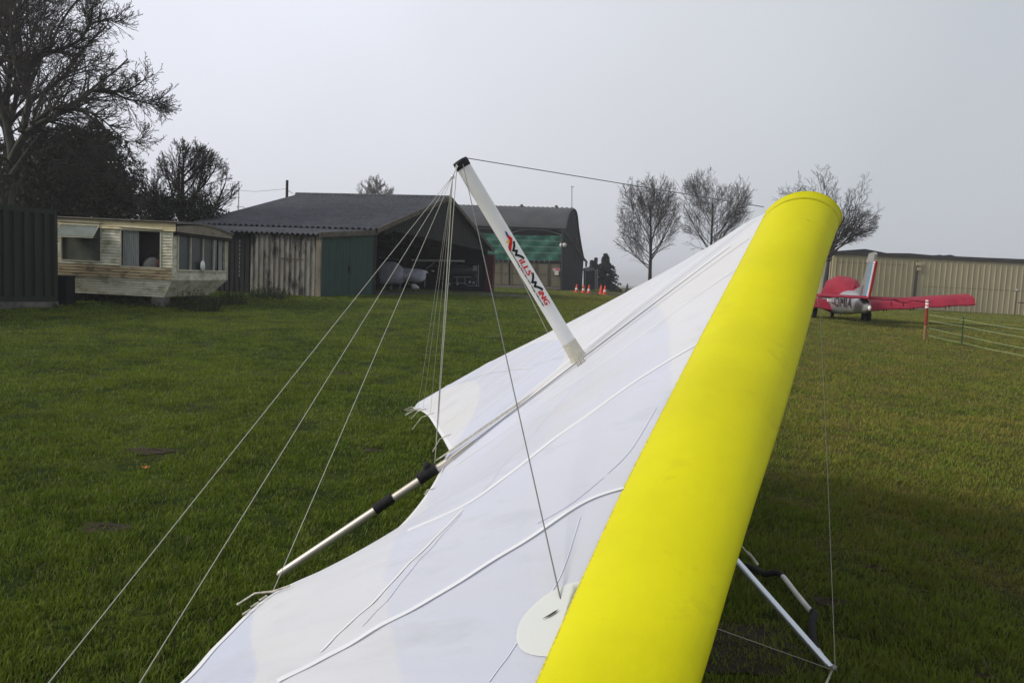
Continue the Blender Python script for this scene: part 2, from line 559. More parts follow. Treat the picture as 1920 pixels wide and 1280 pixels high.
def crom(P, t):
    n = len(P) - 1
    t = max(0, min(n - 1e-6, t)); i = int(t); f = t - i
    p0, p1, p2, p3 = P[max(i - 1, 0)], P[i], P[i + 1], P[min(i + 2, n)]
    return .5 * ((2 * p1) + (-p0 + p2) * f + (2 * p0 - 5 * p1 + 4 * p2 - p3) * f * f + (-p0 + 3 * p1 - 3 * p2 + p3) * f ** 3)
LEs = [s[0] for s in stations]; TEs = [s[1] for s in stations]
NS = len(stations) - 1
def lepiece(P, u):   # split the spline at the keel so near and far stay independent
    if u <= 7: return crom(P[:8], u)
    return crom(P[7:], u - 7)
bill = [0, .01, .02, .03, .03, .02, .01, 0, .015, .022, .028, .028, .025, .02, .02, .02, .01, 0]
def Spt(u, v, off=0.0):
    a = lepiece(LEs, u); b = lepiece(TEs, u)
    i = min(int(u), NS - 1); f = u - i
    am = bill[i] * (1 - f) + bill[i + 1] * f
    p = a.lerp(b, v)
    # slack cloth: camber fades to the trailing edge; small scallops between the battens
    cam_ = math.sin(PI * v ** .8) * am
    wr = .0022 * math.sin(u * 7 + v * 5) * math.sin(PI * v) + .0010 * math.sin(u * 17 - v * 7) * math.sin(PI * v)
    dk = abs(u - 7)
    tuck = -.035 * math.exp(-(dk / .16) ** 2) * math.sin(PI * min(1, v)) 
    return p + UW * (cam_ + wr + tuck + off)
mb = MB()
NU, NV = 420, 110
rows = [[Spt(NS * i / NU, j / NV) for j in range(NV + 1)] for i in range(NU + 1)]
mb.grid(rows)
sail = mb.build('sail', M_sail, glider)
pa = sail.data.attributes.new('panel', 'FLOAT', 'POINT'); pv_ = []
for i in range(NU + 1):
    for j in range(NV + 1):
        u, v = NS * i / NU, j / NV
        q_ = v * 2.6 + abs(u - 7) * .33; kq = math.floor(q_)
        pv_.append((.5 + .5 * math.sin(kq * 2.4 + (1 if u > 7 else 0))) * (.75 + .25 * (q_ - kq)))
pa.data.foreach_set('value', pv_)

def ribbon(path, wid, off, name, m, parent, label=None, taper=False):
    """strip lying on the sail: path = [(u,v),...], width in metres"""
    pts = [Spt(u, v, off) for u, v in path]
    r1 = []; r2 = []; n = len(pts)
    for i, p in enumerate(pts):
        t = (pts[min(i + 1, n - 1)] - pts[max(i - 1, 0)]).normalized()
        sd = t.cross(UW).normalized() * wid / 2
        r1.append(p + sd); r2.append(p - sd)
    mid = [(a + b) / 2 + UW * min(wid * .05, .0005) for a, b in zip(r1, r2)]
    return MB().grid([r1, mid, r2]).build(name, m, parent, label)
def line(u0, v0, u1, v1, n=40, bow=0):
    return [(u0 + (u1 - u0) * k / n + bow * math.sin(PI * k / n), v0 + (v1 - v0) * k / n) for k in range(n + 1)]
def proj(p):
    q = p - CAM
    return 960 + FOC * q.dot(CR) / q.dot(_f), 640 - FOC * q.dot(CU) / q.dot(_f)
UVG = [(7 + 8 * i / 90, j / 50) for i in range(91) for j in range(51)]
UVP = [proj(Spt(u, v)) for u, v in UVG]
def find_uv(px_, py_, fine=True):
    k = min(range(len(UVP)), key=lambda i: (UVP[i][0] - px_) ** 2 + (UVP[i][1] - py_) ** 2)
    u, v = UVG[k]; st = .06
    for _ in range(70):
        best = None
        for du in (-st, 0, st):
            for dv in (-st * .4, 0, st * .4):
                uu, vv = u + du, min(1, max(0, v + dv)); a, b = proj(Spt(uu, vv)); e_ = (a - px_) ** 2 + (b - py_) ** 2
                if best is None or e_ < best[0]: best = (e_, uu, vv)
        if (best[1], best[2]) == (u, v): st *= .5
        u, v = best[1], best[2]
    return u, v
def seen_path(pts, n=10):
    uv = [find_uv(*p) for p in pts]
    P_ = [V((a, b, 0)) for a, b in uv]
    return [(q.x, q.y) for q in [crom(P_, k / n) for k in range(n * (len(P_) - 1) + 1)]]
for (u0, u1, wd, bow) in [(1, 1, .022, 0), (2, 2, .022, 0), (3, 3, .022, 0), (4.1, 4.1, .020, 0), (5, 5, .020, 0), (6.1, 6.1, .018, 0), (14.4, 15.2, .022, 0)]:
    ribbon(line(u0, .0, u1, .97, bow=bow), wd, .0013, 'batten_pocket', M_pocket, sail)
for pth, wd in (([(1384, 503), (1148, 668), (1000, 770), (855, 872)], .018),
                ([(1311, 646), (1160, 736), (1000, 853), (868, 948), (765, 994)], .022),
                ([(1172, 913), (1085, 945), (960, 1027), (800, 1125), (640, 1215), (520, 1276)], .026)):
    ribbon(seen_path(pth), wd, .0013, 'batten_pocket', M_pocket, sail)
for (a, m_, wd) in [((7.35, 0.1, 7.3, .98), M_seamlite, .035), ((7.6, .02, 7.45, .8), M_seamlite, .012), ((6.7, .02, 6.72, .97), M_seamlite, .010),
                    ((4.6, .60, 6.95, .55), M_seam_crease, .003), ((2.2, .55, 4.6, .62), M_seamlite, .012)]:
    ribbon(line(*a), wd, .0018, 'seam_or_crease', m_, sail)
for pth, m_, wd in (([(868, 955), (740, 1085), (600, 1222)], M_seamlite, .010), ([(866, 962), (770, 1070), (680, 1173)], M_seam_crease, .0025),
                    ([(1087, 713), (1000, 815), (912, 914), (880, 945)], M_seam_crease, .002), ([(1132, 895), (1070, 945), (1008, 981)], M_seam_crease, .0025),
                    ([(1088, 969), (1051, 1079), (985, 1180), (917, 1278)], M_seam_crease, .003), 
                    ([(1230, 765), (1185, 840), (1140, 887)], M_seam_crease, .004)):  # thin bluish strips paint the shade of cloth creases among the seams
    ribbon(seen_path(pth), wd, .0012, 'seam_or_crease', m_, sail)
# hem along the trailing edge
ribbon([(.05 + (NS - .1) * k / 200, .992) for k in range(201)], .020, .0012, 'hem', M_pocket, sail)
# rounded reinforcing patches: near the side wire slot and at the keel
def patch(cu, cv, ru, rv, m_, off=.0028, nm='reinforcing_patch'):
    mbp = MB(); rows = []
    for k in range(5):
        f = 1 - k / 4.0
        rows.append([Spt(cu + ru * f * math.cos(a), max(.002, cv + rv * f * math.sin(a)), off) for a in [2 * PI * j / 32 for j in range(33)]])
    mbp.grid(rows); return mbp.build(nm, m_, sail)
patch(find_uv(1053, 1165)[0], .0, .55, .105, M_patch)
patch(6.45, .93, .42, .06, M_pocket)
# slot where the side wire passes through
M_slot = mat('slot_shade', (.05, .045, .04), rough=.9)
MB().add([Spt(*find_uv(*q_), .0065) for q_ in ((1018, 1164), (1030, 1156.5), (1042, 1149), (1050, 1145), (1043, 1152.5), (1032, 1159))], [(0, 1, 2, 3, 4, 5)]).build('wire_slot', M_slot, sail)

# leading edge (near wing): rounded pocket of yellow mylar cloth
prof = [(0, 0), (.10, .42), (.25, .80), (.42, 1.0), (.60, 1.02), (.76, .86), (.88, .58), (.96, .22), (1.0, -.12), (.985, -.50), (.92, -.85), (.78, -1.1), (.5, -1.3), (.2, -1.4), (0, -1.45)]
def prof_s(t):
    q = crom([V((a, b, 0)) for a, b in prof], t * (len(prof) - 1)); return q.x, q.y
NL = 130; NP = 44
rows = []
Hh = [.105, .085, .07, .065, .06, .056, .052, .05, .045, .035, .02]
def LEpt(s, t, extra=0.0):
    a = crom(SE, s); b = crom(FR, s)
    i = min(int(s), len(Hh) - 2); f = s - i
    h = Hh[i] * (1 - f) + Hh[i + 1] * f
    x, y = prof_s(t)
    ax = (b - a)
    up = UW if s > 1.5 else UW.lerp(V((.0, -.1, 1)), (1.5 - s) / 1.5).normalized()
    up = (up - ax.normalized() * up.dot(ax.normalized()) * .6).normalized()
    wob = .0012 * math.sin(s * 5 + t * 9) + .0006 * math.sin(s * 13 + 2)
    return a + ax * x + up * (y * h + extra + wob * math.sin(PI * min(1, t * 1.6)))
for i in range(NL + 1):
    s = (len(SE) - 1) * i / NL
    rows.append([LEpt(s, j / NP, .003) for j in range(NP + 1)])
led = MB().grid(rows).build('leading_edge', M_yellow, glider)
for (s_a, t_a, s_b, t_b) in ((.55, .30, .60, .36), (.62, .28, .63, .40), (1.1, .52, 1.02, .54), (5.9, .66, 6.0, .72), (1.35, .70, 1.5, .72)):
    MB().tube([LEpt(s_a + (s_b - s_a) * k / 6, t_a + (t_b - t_a) * k / 6, .0032) for k in range(7)], [.0004, .0011, .0014, .0012, .0014, .001, .0003], 5).build('scuff', M_stitch, led)
# hem at the nose end and stitched line
hem = MB(); rows = []
for s in (.0, .05, .1, .15, .19):
    rows.append([LEpt(s, j / NP, .0065 + (.004 if s < .02 else 0)) for j in range(NP + 1)])
hem.grid(rows); 
hem.tube([LEpt(0, j / NP, .004) for j in range(NP + 1)], .006, 8)
hem.build('nose_hem', M_yellow, led)
MB().tube([LEpt(.20, j / NP, .004) for j in range(NP + 1)], .0024, 6).build('stitching', M_stitch, led)
# closing panel behind the nose opening
c_ = LEpt(.05, 0).lerp(LEpt(.05, .55), .5)
cl_ = MB(); ring = [LEpt(.04, j / NP, -.002) for j in range(NP + 1)]
cl_.grid([ring, [p.lerp(c_ + V((-.02, 0, -.03)), .98) for p in ring]]); cl_.build('nose_liner', M_yellow, led)
# stitched edge between yellow and white
r1 = []; r2 = []; r3 = []
for i in range(301):
    s = (len(SE) - 1) * i / 300
    p = crom(SE, s); ax = (crom(FR, s) - p).normalized()
    jit = .0015 * math.sin(i * 1.9) 
    jit *= .35; r1.append(p - ax * (.002 + jit) + UW * .003); r2.append(p + ax * .004 + UW * .0055); r3.append(p + ax * .009 + UW * .0045)
MB().grid([r1, r2, r3]).build('stitched_edge', M_stitch, led)
# far leading edge, seen only as a thin yellow line beyond the sail
rows = []
for i in range(61):
    u = 7 * i / 60
    p = lepiece(LEs, u); a = (lepiece(LEs, max(0, u - .1)) - lepiece(LEs, min(7, u + .1))).normalized()
    fw = a.cross(UW).normalized()
    if fw.x < 0: fw = -fw
    wdt = .05 + .20 * min(1, u / 2)
    hgt = .02 + .045 * min(1, u / 2)
    rows.append([p + fw * wdt * x - UW * (.012 + hgt * (1 - y) * 1.2) for x, y in ((0, 1), (.2, 1.0), (.5, .75), (.8, .3), (1, -.4), (.85, -1.1), (.4, -1.4), (0, -1.5))])
MB().grid(rows).build('leading_edge', M_yellow, glider)
# nose: cloth joining the two leading edges under the keel end
nz = N3
MB().lathe([(.0, .06), (.05, .05), (.07, 0), (.065, -.1), (.04, -.16), (0, -.17)], 16, c=nz + V((0, 0, -.10)), M=KD.to_track_quat('Z', 'Y').to_matrix()).build('nose_cone', M_yellow, glider)

# spars inside
def tube_part(name, pts, r, m, parent, n=12, label=None):
    return MB().tube(pts, r, n).build(name, m, parent, label)
keel_off = V((0, 0, -.035))
keel = tube_part('keel_tube', [T3, T3.lerp(N3, .3) + keel_off * .6, N3 + keel_off], [.019, .021, .021], M_alu, glider, 20)
tube_part('end_cap', [T3 - KD * .012, T3 + KD * .012], [.012, .0205], M_alu, keel)
kp = lambda a: keel_at(a)
def sleeve(pa, pb, rr, name):
    a, b = kp(pa), kp(pb)
    n = 8; pts = [a.lerp(b, k / n) + keel_off * .25 for k in range(n + 1)]
    return tube_part(name, pts, [rr * (1 + .04 * math.sin(k * 2.3)) for k in range(n + 1)], M_foam, keel, 18)
sleeve(703, 737, .0265, 'keel_grip'); sleeve(785, 818, .030, 'keel_grip')
lump = kp(800) + V((0, 0, .035)); MB().lathe([(0, .018), (.016, .014), (.020, 0), (.018, -.02), (0, -.03)], 10, c=lump).build('strap', M_foam, keel)

# kingpost: streamlined tube in the vertical plane of the keel
nk = V((KD.y, -KD.x, 0)).normalized()
MT = onplane(863, 303, K3, nk); MBt = K3 + V((0, 0, .0))
MA = (MT - MBt); ML = MA.length; MA.normalize()
MC = (KD - MA * KD.dot(MA)).normalized()         # chord direction
MN = MA.cross(MC).normalized()
if MN.dot(CAM - MBt) < 0: MN = -MN
def mast_pt(u, ang, ex=0.0, rc=.0375, rt=.022):
    return MBt + MA * u + MC * (math.cos(ang) * (rc + ex)) + MN * (math.sin(ang) * (rt + ex))
rows = [[mast_pt(ML * k / 20, 2 * PI * j / 32) for j in range(33)] for k in range(21)]
kingpost = MB().grid(rows).build('kingpost', M_mast, glider)
mbc = MB()
mbc.grid([[mast_pt(ML + z, 2 * PI * j / 32, e_) for j in range(33)] for z, e_ in ((-.035, .002), (-.005, .003), (.006, .001), (.010, -.02))])
mbc.build('kingpost_cap', M_black, kingpost)
# cloth boot round the foot
M_boot = mat('boot_cloth', (.66, .64, .55), (.55, .52, .42), scale=20, rough=.85, bump=.003, bscale=40)
rows = []
for z, e_ in ((.14, .003), (.10, .004), (.06, .005), (.035, .007), (.02, .005), (.0, .012), (-.02, .03)):
    rows.append([mast_pt(z, 2 * PI * j / 40, e_ + (.004 * math.sin(j * 1.7) if z < .06 else 0)) for j in range(41)])
MB().grid(rows).build('mast_boot', M_boot, kingpost)
mbx = MB()
for k in range(7):
    a = K3 + V((-.035 + .008 * k, -.05, .01 + .004 * (k % 3))) + MN * .02
    mbx.tube([a + MA * .035, a + V((.002, -.01, -.01)), a - MA * .03 + V((.004 * (k % 3), -.008, -.01))], .0035, 5)
mbx.build('boot_lace', M_cord, kingpost)
# dark slot in the sail round the mast
mbz = MB(); 
mbz.tube([K3 + V((.045, .01, .035)), K3 + V((.075, .0, .052)), K3 + V((.11, -.005, .07))], [.008, .013, .003], 6)
mbz.build('mast_slot', M_slot, sail)

# writing on the mast: flat shapes wrapped on its near side
def wrap(s_, t_, ex=.0009):
    """s_ = metres down the mast from top, t_ = metres across (+ toward the rear/up-left edge reading)"""
    ang = math.acos(max(-.98, min(.98, t_ / .0375)))
    return mast_pt(ML - s_, ang, ex)
def mast_flip():
    # + across direction must be the right/upper side of the mast in the picture
    return 1.0 if MC.dot(CR) > 0 else -1.0
FL = mast_flip()
def text_mesh(body, size, shear=0.0):
    cu = bpy.data.curves.new('t', 'FONT'); cu.body = body; cu.size = size; cu.shear = shear
    cu.resolution_u = 3
    ob = bpy.data.objects.new('t', cu); col.objects.link(ob)
    bpy.context.view_layer.update()
    dg = bpy.context.evaluated_depsgraph_get()
    me = ob.evaluated_get(dg).to_mesh()
    vs = [v.co.copy() for v in me.vertices]; fs = [tuple(p.vertices) for p in me.polygons]
    ob.evaluated_get(dg).to_mesh_clear()
    bpy.data.objects.remove(ob); bpy.data.curves.remove(cu)
    return vs, fs
def mast_text(body, size, s0, t0, m, name, bold=0.0, sx=1.0, shear=0.0):
    vs, fs = text_mesh(body, size, shear)
    mb = MB()
    for k, dx in enumerate([0] if not bold else [-bold, 0, bold]):
        mb.add([wrap(s0 + v.x * sx + dx, FL * (t0 + v.y), .0009 + .0002 * k) for v in vs], fs)
    return mb.build(name, m, kingpost)
def mast_stroke(pts, wid, s0, t0, m, name, taper=1.0):
    """thick open stroke from (s,t) points"""
    mb = MB(); P = [V((a, b, 0)) for a, b in pts]
    for k in range(len(P) - 1):
        d = (P[k + 1] - P[k]).normalized(); nn = V((-d.y, d.x, 0)) * wid / 2; e_ = d * wid * .28
        a, b = P[k] - e_, P[k + 1] + e_
        mb.grid([[wrap(s0 + q.x, FL * (t0 + q.y), .0016 + .00012 * k) for q in [(a + nn * w_).lerp(b + nn * w_, i_ / 8) for i_ in range(9)]] for w_ in (1, .5, 0, -.5, -1)], smooth=False)
    return mb.build(name, m, kingpost)
def mast_poly(pts, s0, t0, m, name):
    return MB().add([wrap(s0 + a, FL * (t0 + b), .0026) for a, b in pts], [tuple(range(len(pts)))]).build(name, m, kingpost)
KP = ML / 448.0
def mast_fit(body, sa, sb, tb, h, m, name, bold=0.0, shear=0.0):
    vs, fs = text_mesh(body, 1.0, shear)
    x0 = min(v.x for v in vs); x1 = max(v.x for v in vs); y0 = min(v.y for v in vs); y1 = max(v.y for v in vs)
    mb = MB()
    for k, dx in enumerate([0] if not bold else [-bold, 0, bold]):
        mb.add([wrap((sa + (v.x - x0) / (x1 - x0) * (sb - sa)) * KP + dx, FL * (tb + (v.y - y0) / (y1 - y0) * h) * KP, .0018 + .0003 * k) for v in vs], fs)
    return mb.build(name, m, kingpost)
for s0 in (176.3, 245.5):
    mast_stroke([((a - 0) * KP, (b * 1.22 - .3) * KP) for a, b in [(0, 6.4), (7, 3.4), (13.5, -1.6), (17, 3.2), (22.6, -1.6), (26.5, 1.8), (31, 4.4), (35.5, 6.0)]], 4.0 * KP, s0 * KP, 0, M_logoblack, 'logo_letter')
mast_fit('iLLS', 211, 245, -3.2, 9.6, M_red, 'logo_letters', bold=.0019, shear=.1)
mast_fit('iNG', 281, 310, -3.2, 9.6, M_red, 'logo_letters', bold=.0024, shear=.1)
mast_fit('World Record Hang Gliders Since 1973 - Orange, California USA', 183, 309, -8.4, 3.0, M_logoblack, 'logo_small_print', bold=.0009)
mast_poly([(-1 * KP, 3 * KP), (9 * KP, 1 * KP), (11 * KP, 4 * KP), (4 * KP, 5.5 * KP)], 151 * KP, 0, M_logoblue, 'logo_emblem')
mast_poly([(0, 1 * KP), (0, 5 * KP), (9 * KP, 8 * KP), (16 * KP, 4 * KP), (27 * KP, -5 * KP), (27 * KP, -8 * KP), (20 * KP, -7 * KP), (10 * KP, 1 * KP)], 160 * KP, 0, M_red, 'logo_emblem')
mast_poly([(0, 0), (2 * KP, 3 * KP), (5 * KP, 1 * KP), (3 * KP, -6 * KP)], 168 * KP, -1 * KP, M_logoyel, 'logo_emblem')

# wires
def wire(pts, r=.0017, m=None, name='rigging_wire', parent=None, sag=0.0):
    pts = [V(p) for p in pts]
    if sag and len(pts) == 2:
        a, b = pts; pts = [a.lerp(b, k / 10) - V((0, 0, sag * 4 * (k / 10) * (1 - k / 10))) for k in range(11)]
    return MB().tube(pts, r, 6).build(name, m or M_wire, parent or glider)
top = MT + MA * .0
topL = pix(857, 307, MT.y - .02)
ringp = pix(849, 330, MT.y - .02)
# swivel and shackle hanging from the cap
tk = MB(); tk.tube([topL, ringp.lerp(topL, .4), ringp], .0022, 6); tk.tube([topL + V((.01, 0, 0)), ringp], .0018, 6)
tk.lathe([(0, .012), (.008, .008), (.009, 0), (.008, -.008), (0, -.012)], 10, c=ringp + V((0, 0, -.004)))
tk.build('shackle', mat('bright_steel', (.6, .6, .62), rough=.3, metal=.8), kingpost)
# near side: luff lines to the battens of the near wing (two run out past the frame)
def te_at(u): return Spt(u, .985, .01)
wire([ringp, te_at(15.0)], .0012); wire([ringp, te_at(14.0)], .0012)
n505 = te_at(10.99 if False else 11.0)
wire([ringp, te_at(11.0)], .0012)
# far side luff lines
for u_ in (1, 2, 3): wire([ringp, te_at(u_)], .0012, name='luff_line')
wire([ringp, te_at(4.0)], .0012, name='luff_line')
wire([ringp, kp(815) + V((0, 0, .02))], .0019)
wire([topL, kp(815) + V((0, 0, .025))], .0019)
slotp = Spt(*find_uv(1053, 1139), -.01)
wire([pix(868, 308, MT.y - .03), slotp], .0019, mat('grey_side_wire', (.16, .16, .155), rough=.45, metal=.3))
wire([pix(872, 306, MT.y + .03), Spt(4.0, .05, .03) if False else pix(1032, 634, 6.0)], .0020)
wire([pix(872, 296, MT.y), pix(1432, 388, 4.05)], .0022, M_wire_dark)
# keel bungee lines lying along the sail from the tail to the mast foot
for dz, dn in ((.016, -.012), (.02, .012)):
    wire([kp(817) + V((0, 0, .03)), kp(835) + V((0, dn, .028)), kp(900) + V((0, dn, dz + .012)), kp(1000) + V((0, dn * .8, dz + .01)), kp(1085) + V((0, 0, .04))], .0028, M_cord, 'tie_line')
# tie cords at batten ends
def tie(u, dx, dz, nm='batten_tie'):
    p = te_at(u); q = p + V((dx * .5, -.01, .008 - abs(dz) * .3)); e_ = p + V((dx, -.01, dz))
    mb = MB().tube([p + V((.05, 0, .02)), p, q, e_], .0032, 5); 
    mb.lathe([(0, .006), (.006, 0), (0, -.006)], 6, c=e_)
    mb.build(nm, M_cord, sail)
tie(.3, -.09, -.03); tie(1, -.10, -.02); tie(1.15, -.12, -.06); tie(2, -.14, -.05); tie(2.1, -.10, -.08); tie(3, -.13, -.12)
tie(4.9, -.08, -.10); tie(6.0, -.07, -.12); tie(11.0, -.10, -.04); tie(8.2, -.02, -.02)
# frayed corner of trailing edge near batten
for k in range(3):
    MB().tube([te_at(11.1 + .15 * k), te_at(11.1 + .15 * k) + V((-.02, -.01, -.012))], .003, 5).build('batten_tie', M_cord, sail)

# control frame
C1 = pix(1560, 1262, 3.0); C1.z = max(.02, C1.z)
apex = kp(1080) + V((0, 0, -.05))
down = MB()
nv = 24
dirc = (C1 - apex).normalized()
down.tube([apex, apex.lerp(C1, .5), C1], [.0165, .0165, .0165], 16)
downt = down.build('downtube', M_chrome, glider)
lat = V((KD.y, -KD.x, 0)).normalized()      # toward the camera side
C2 = C1 - lat * 1.35 + V((0, 0, .02)); C2 = V((C1.x - lat.x * 1.3 + .05, C1.y + 1.3, gz(0, C1.y + 1.3) + .03))
MB().tube([apex, C2], .0165, 16).build('downtube', M_chrome, glider)
for q in (C1, C2):
    fit = MB()
    fit.lathe([(0, .022), (.017, .018), (.019, -.02), (.012, -.026), (0, -.026)], 10, c=q)
    fit.tube([q + V((-.03, 0, .02)), q + V((.03, .005, -.012))], .007, 6)
    fit.build('corner_fitting', bpy.data.materials.get('fitting_steel') or mat('fitting_steel', (.30, .29, .27), (.14, .13, .12), scale=60, rough=.45, metal=.6), glider)
# speed bar
def gq(px, py, z):   # point over the ground at height z
    r = ray(px, py); t = (z - CAM.z) / r.z
    return CAM + r * t
b0 = C1 + V((0, 0, .005))
P = [b0, gq(1545, 1235, .03), gq(1527, 1205, .035), gq(1522, 1172, .05), gq(1527, 1150, .055), gq(1516, 1140, .055), gq(1490, 1108, .055), gq(1466, 1078, .055), gq(1450, 1073, .05), gq(1432, 1075, .04), gq(1404, 1062, .035), C2]
bar = MB().tube([crom(P, k * .25) for k in range(16, 29)], .0135, 12).build('base_bar', mat('white_tube', (.62, .60, .57), (.5, .48, .46), scale=12, rough=.4), glider)
MB().tube([crom(P, k * .2) for k in range(8, 24)], [.017] * 16, 12).build('grip', M_foam, bar)
MB().tube([crom(P, 6.9 + k * .2) for k in range(0, 17)], [.017] * 17, 12).build('grip', M_foam, bar)
MB().tube([crom(P, k * .2) for k in range(0, 9)], .0125, 12).build('blue_tape', mat('blue_tape', (.05, .10, .20), (.55, .57, .6), scale=45, rough=.5, lo=.5, hi=.55), bar)
MB().tube([crom(P, 10.0 + k * .1) for k in range(0, 11)], .0135, 12).build('bar_end', M_foam, bar)
pm_ = crom(P, 5.6)
# flying wires under the wing
wire([pix(1537, 580, 3.9), pix(1537, 580, 3.9).lerp(C1, .5) + V((.01, 0, 0)), C1 + V((.01, 0, .02))], .0014)
wire([N3 + V((0, 0, -.12)), pix(1537, 580, 3.9)], .0014)
wire([C1, crom(SE, 4.85) - UW * .09], .0013)
wire([C1, gq(1545, 1290, .04)], .005, M_cord, 'tie_line')
# loose strap hanging below the leading edge
st = [pix(1372, 1000, 1.93), pix(1396, 1030, 1.93), pix(1408, 1042, 1.93), pix(1420, 1058, 1.93)]
MB().tube([crom(st, k * .15) for k in range(21)], [.0025 if k < 9 else .0045 for k in range(21)], 6).build('tie_line', M_cord, glider)
# cross tubes under the sail (seen from other sides)
for q in (Spt(4.2, .02) - UW * .09, crom(SE, 4.3) - UW * .09):
    MB().tube([kp(1200) + V((0, 0, -.09)), q], .021, 12).build('cross_tube', M_alu, glider)
for a_, nmn in ((SE, 'near'),):
    MB().tube([crom(SE, s * .5).lerp(crom(FR, s * .5), .6) - UW * .01 for s in range(0, 21)], .022, 12).build('leading_edge_tube', M_alu, glider)

# ================================================================== BUILDINGS
M_rooftin = mat('weathered_fibre_cement', (.055, .056, .068), (.095, .096, .112), scale=1.6, rough=.85, c3=(.12, .12, .13), s3=2.4, t3=(.55, .75), stretch=(1, 1, 1))
M_barge = mat('old_barge_board', (.14, .12, .095), (.07, .06, .05), scale=3, rough=.9)
M_clad = mat('dark_timber_cladding', (.020, .020, .020), (.036, .034, .032), scale=4, rough=.9, stretch=(6, 6, .5))
M_greendoor = mat('green_painted_door', (.018, .050, .040), (.026, .068, .055), scale=2.2, rough=.7, c3=(.022, .035, .03), s3=5, t3=(.55, .7), stretch=(3, 3, .6))
M_dirtywhite = mat('mossy_white_sheet', (.26, .25, .225), (.17, .16, .14), scale=2.2, rough=.8, c3=(.016, .014, .012), s3=.9, t3=(.49, .60), stretch=(2.2, 2.2, .7))
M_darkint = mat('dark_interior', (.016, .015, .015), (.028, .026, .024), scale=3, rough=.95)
M_floor = mat('hangar_floor', (.045, .04, .036), (.06, .055, .05), scale=2, rough=.9)

# --- open fronted shed
A0 = V((-6.3, 34.0, 0)); A0 = V(pix(704, 500, 34.0)); A0.z = 0
ax_l = V((-.972, .236, 0)); ax_w = V((.236, .972, 0))
shed = thing('open_shed', 'dark open-ended aircraft shed with corrugated ridge roof and green-doored lean-to', 'shed', (A0.x, A0.y, .5))
def S(l, w_, z): return A0 + ax_l * l + ax_w * w_ + V((0, 0, z))
WD, LN, ZE, ZR = 18.8, 9.3, 3.62, 6.05
ov = .35
rn1 = (S(0, 0, ZE) - S(0, WD / 2, ZR)).cross(ax_l).normalized()
if rn1.z < 0: rn1 = -rn1
rn2 = V((0, 0, 0)) + rn1; 
roof = MB().corr(S(-.25, -.4, ZE - .10), S(LN + .25, -.4, ZE - .10), S(LN + .25, WD / 2, ZR), S(-.25, WD / 2, ZR), 34, .06, rn1, .02).build('roof', M_rooftin, shed)
n2 = V((ax_w.x * .25, ax_w.y * .25, .96)).normalized()
MB().corr(S(-.25, WD + .4, ZE - .10), S(LN + .25, WD + .4, ZE - .10), S(LN + .25, WD / 2, ZR), S(-.25, WD / 2, ZR), 34, .06, n2, .02).build('roof', M_rooftin, shed)
MB().tube([S(-.3, WD / 2, ZR + .03), S(LN + .3, WD / 2, ZR + .03)], .10, 8).build('ridge_capping', M_rooftin, roof)
bb = MB()
bb.slab([S(-.32, -.45, ZE - .26), S(-.32, WD / 2, ZR - .12), S(-.32, WD / 2, ZR + .10), S(-.32, -.45, ZE - .03)], ax_l * .06)
bb.slab([S(-.32, WD + .45, ZE - .26), S(-.32, WD / 2, ZR - .12), S(-.32, WD / 2, ZR + .10), S(-.32, WD + .45, ZE - .03)], ax_l * .06)
bb.build('barge_board', M_barge, roof)
# gable cladding above the opening
def gp_(px, py): return onplane(px, py, A0, ax_l)
gb = MB()
pts = [S(0, 1.2, ZE + .10), S(0, WD / 2, ZR - .08), S(0, WD - .02, ZE - .02), S(0, WD - .02, ZE - .35), S(0, 3.9, ZE - .02 + .55)]
ptop = [gp_(739, 434)]
q = gp_(739, 434)
wq = (q - A0).dot(ax_w)
pts = [S(0, .9, ZE + .06), S(0, WD / 2, ZR - .08), S(0, WD - .02, ZE - .02), gp_(909, 470), q, S(0, .9, ZE - .28)]
gb.slab(pts, ax_l * .05)
for k in range(60):
    wv = 1.2 + k * (WD - 1.6) / 60
    zt = ZR - .1 - abs(wv - WD / 2) * (ZR - ZE) / (WD / 2)
    wl = (gp_(909, 470) - A0).dot(ax_w)
    if wv > wq: zb = q.z + (gp_(909, 470).z - q.z) * (wv - wq) / (wl - wq)
    else: zb = ZE - .28 + (q.z - ZE + .28) * (wv - .9) / (wq - .9)
    if zt - zb > .1: gb.slab([S(-.015, wv, zb), S(-.015, wv + .05, zb), S(-.015, wv + .05, zt - .02), S(-.015, wv, zt - .02)], ax_l * .014)
gb.build('gable_cladding', M_clad, shed)
wl_ = MB()
wl_.slab([S(.02, -.0, .3), S(LN, -.0, .3), S(LN, 0, ZE - .1), S(.02, 0, ZE - .1)], ax_w * .06)
wl_.slab([S(0.05, WD, .3), S(LN, WD, .3), S(LN, WD, ZE - .1), S(0.05, WD, ZE - .1)], ax_w * .06)
wl_.slab([S(LN, .07, .3), S(LN, WD - .01, .3), S(LN, WD - .01, ZE - .02), S(LN, WD / 2, ZR - .06), S(LN, .07, ZE - .02)], ax_l * .06)
for k in range(90):
    wv = .1 + k * (WD - .3) / 90
    wl_.box(S(LN - .01, wv, 2.1), (.04, .04, 3.0), M=Matrix.Rotation(-.24, 3, 'Z'))
wl_.build('wall', M_clad, shed)
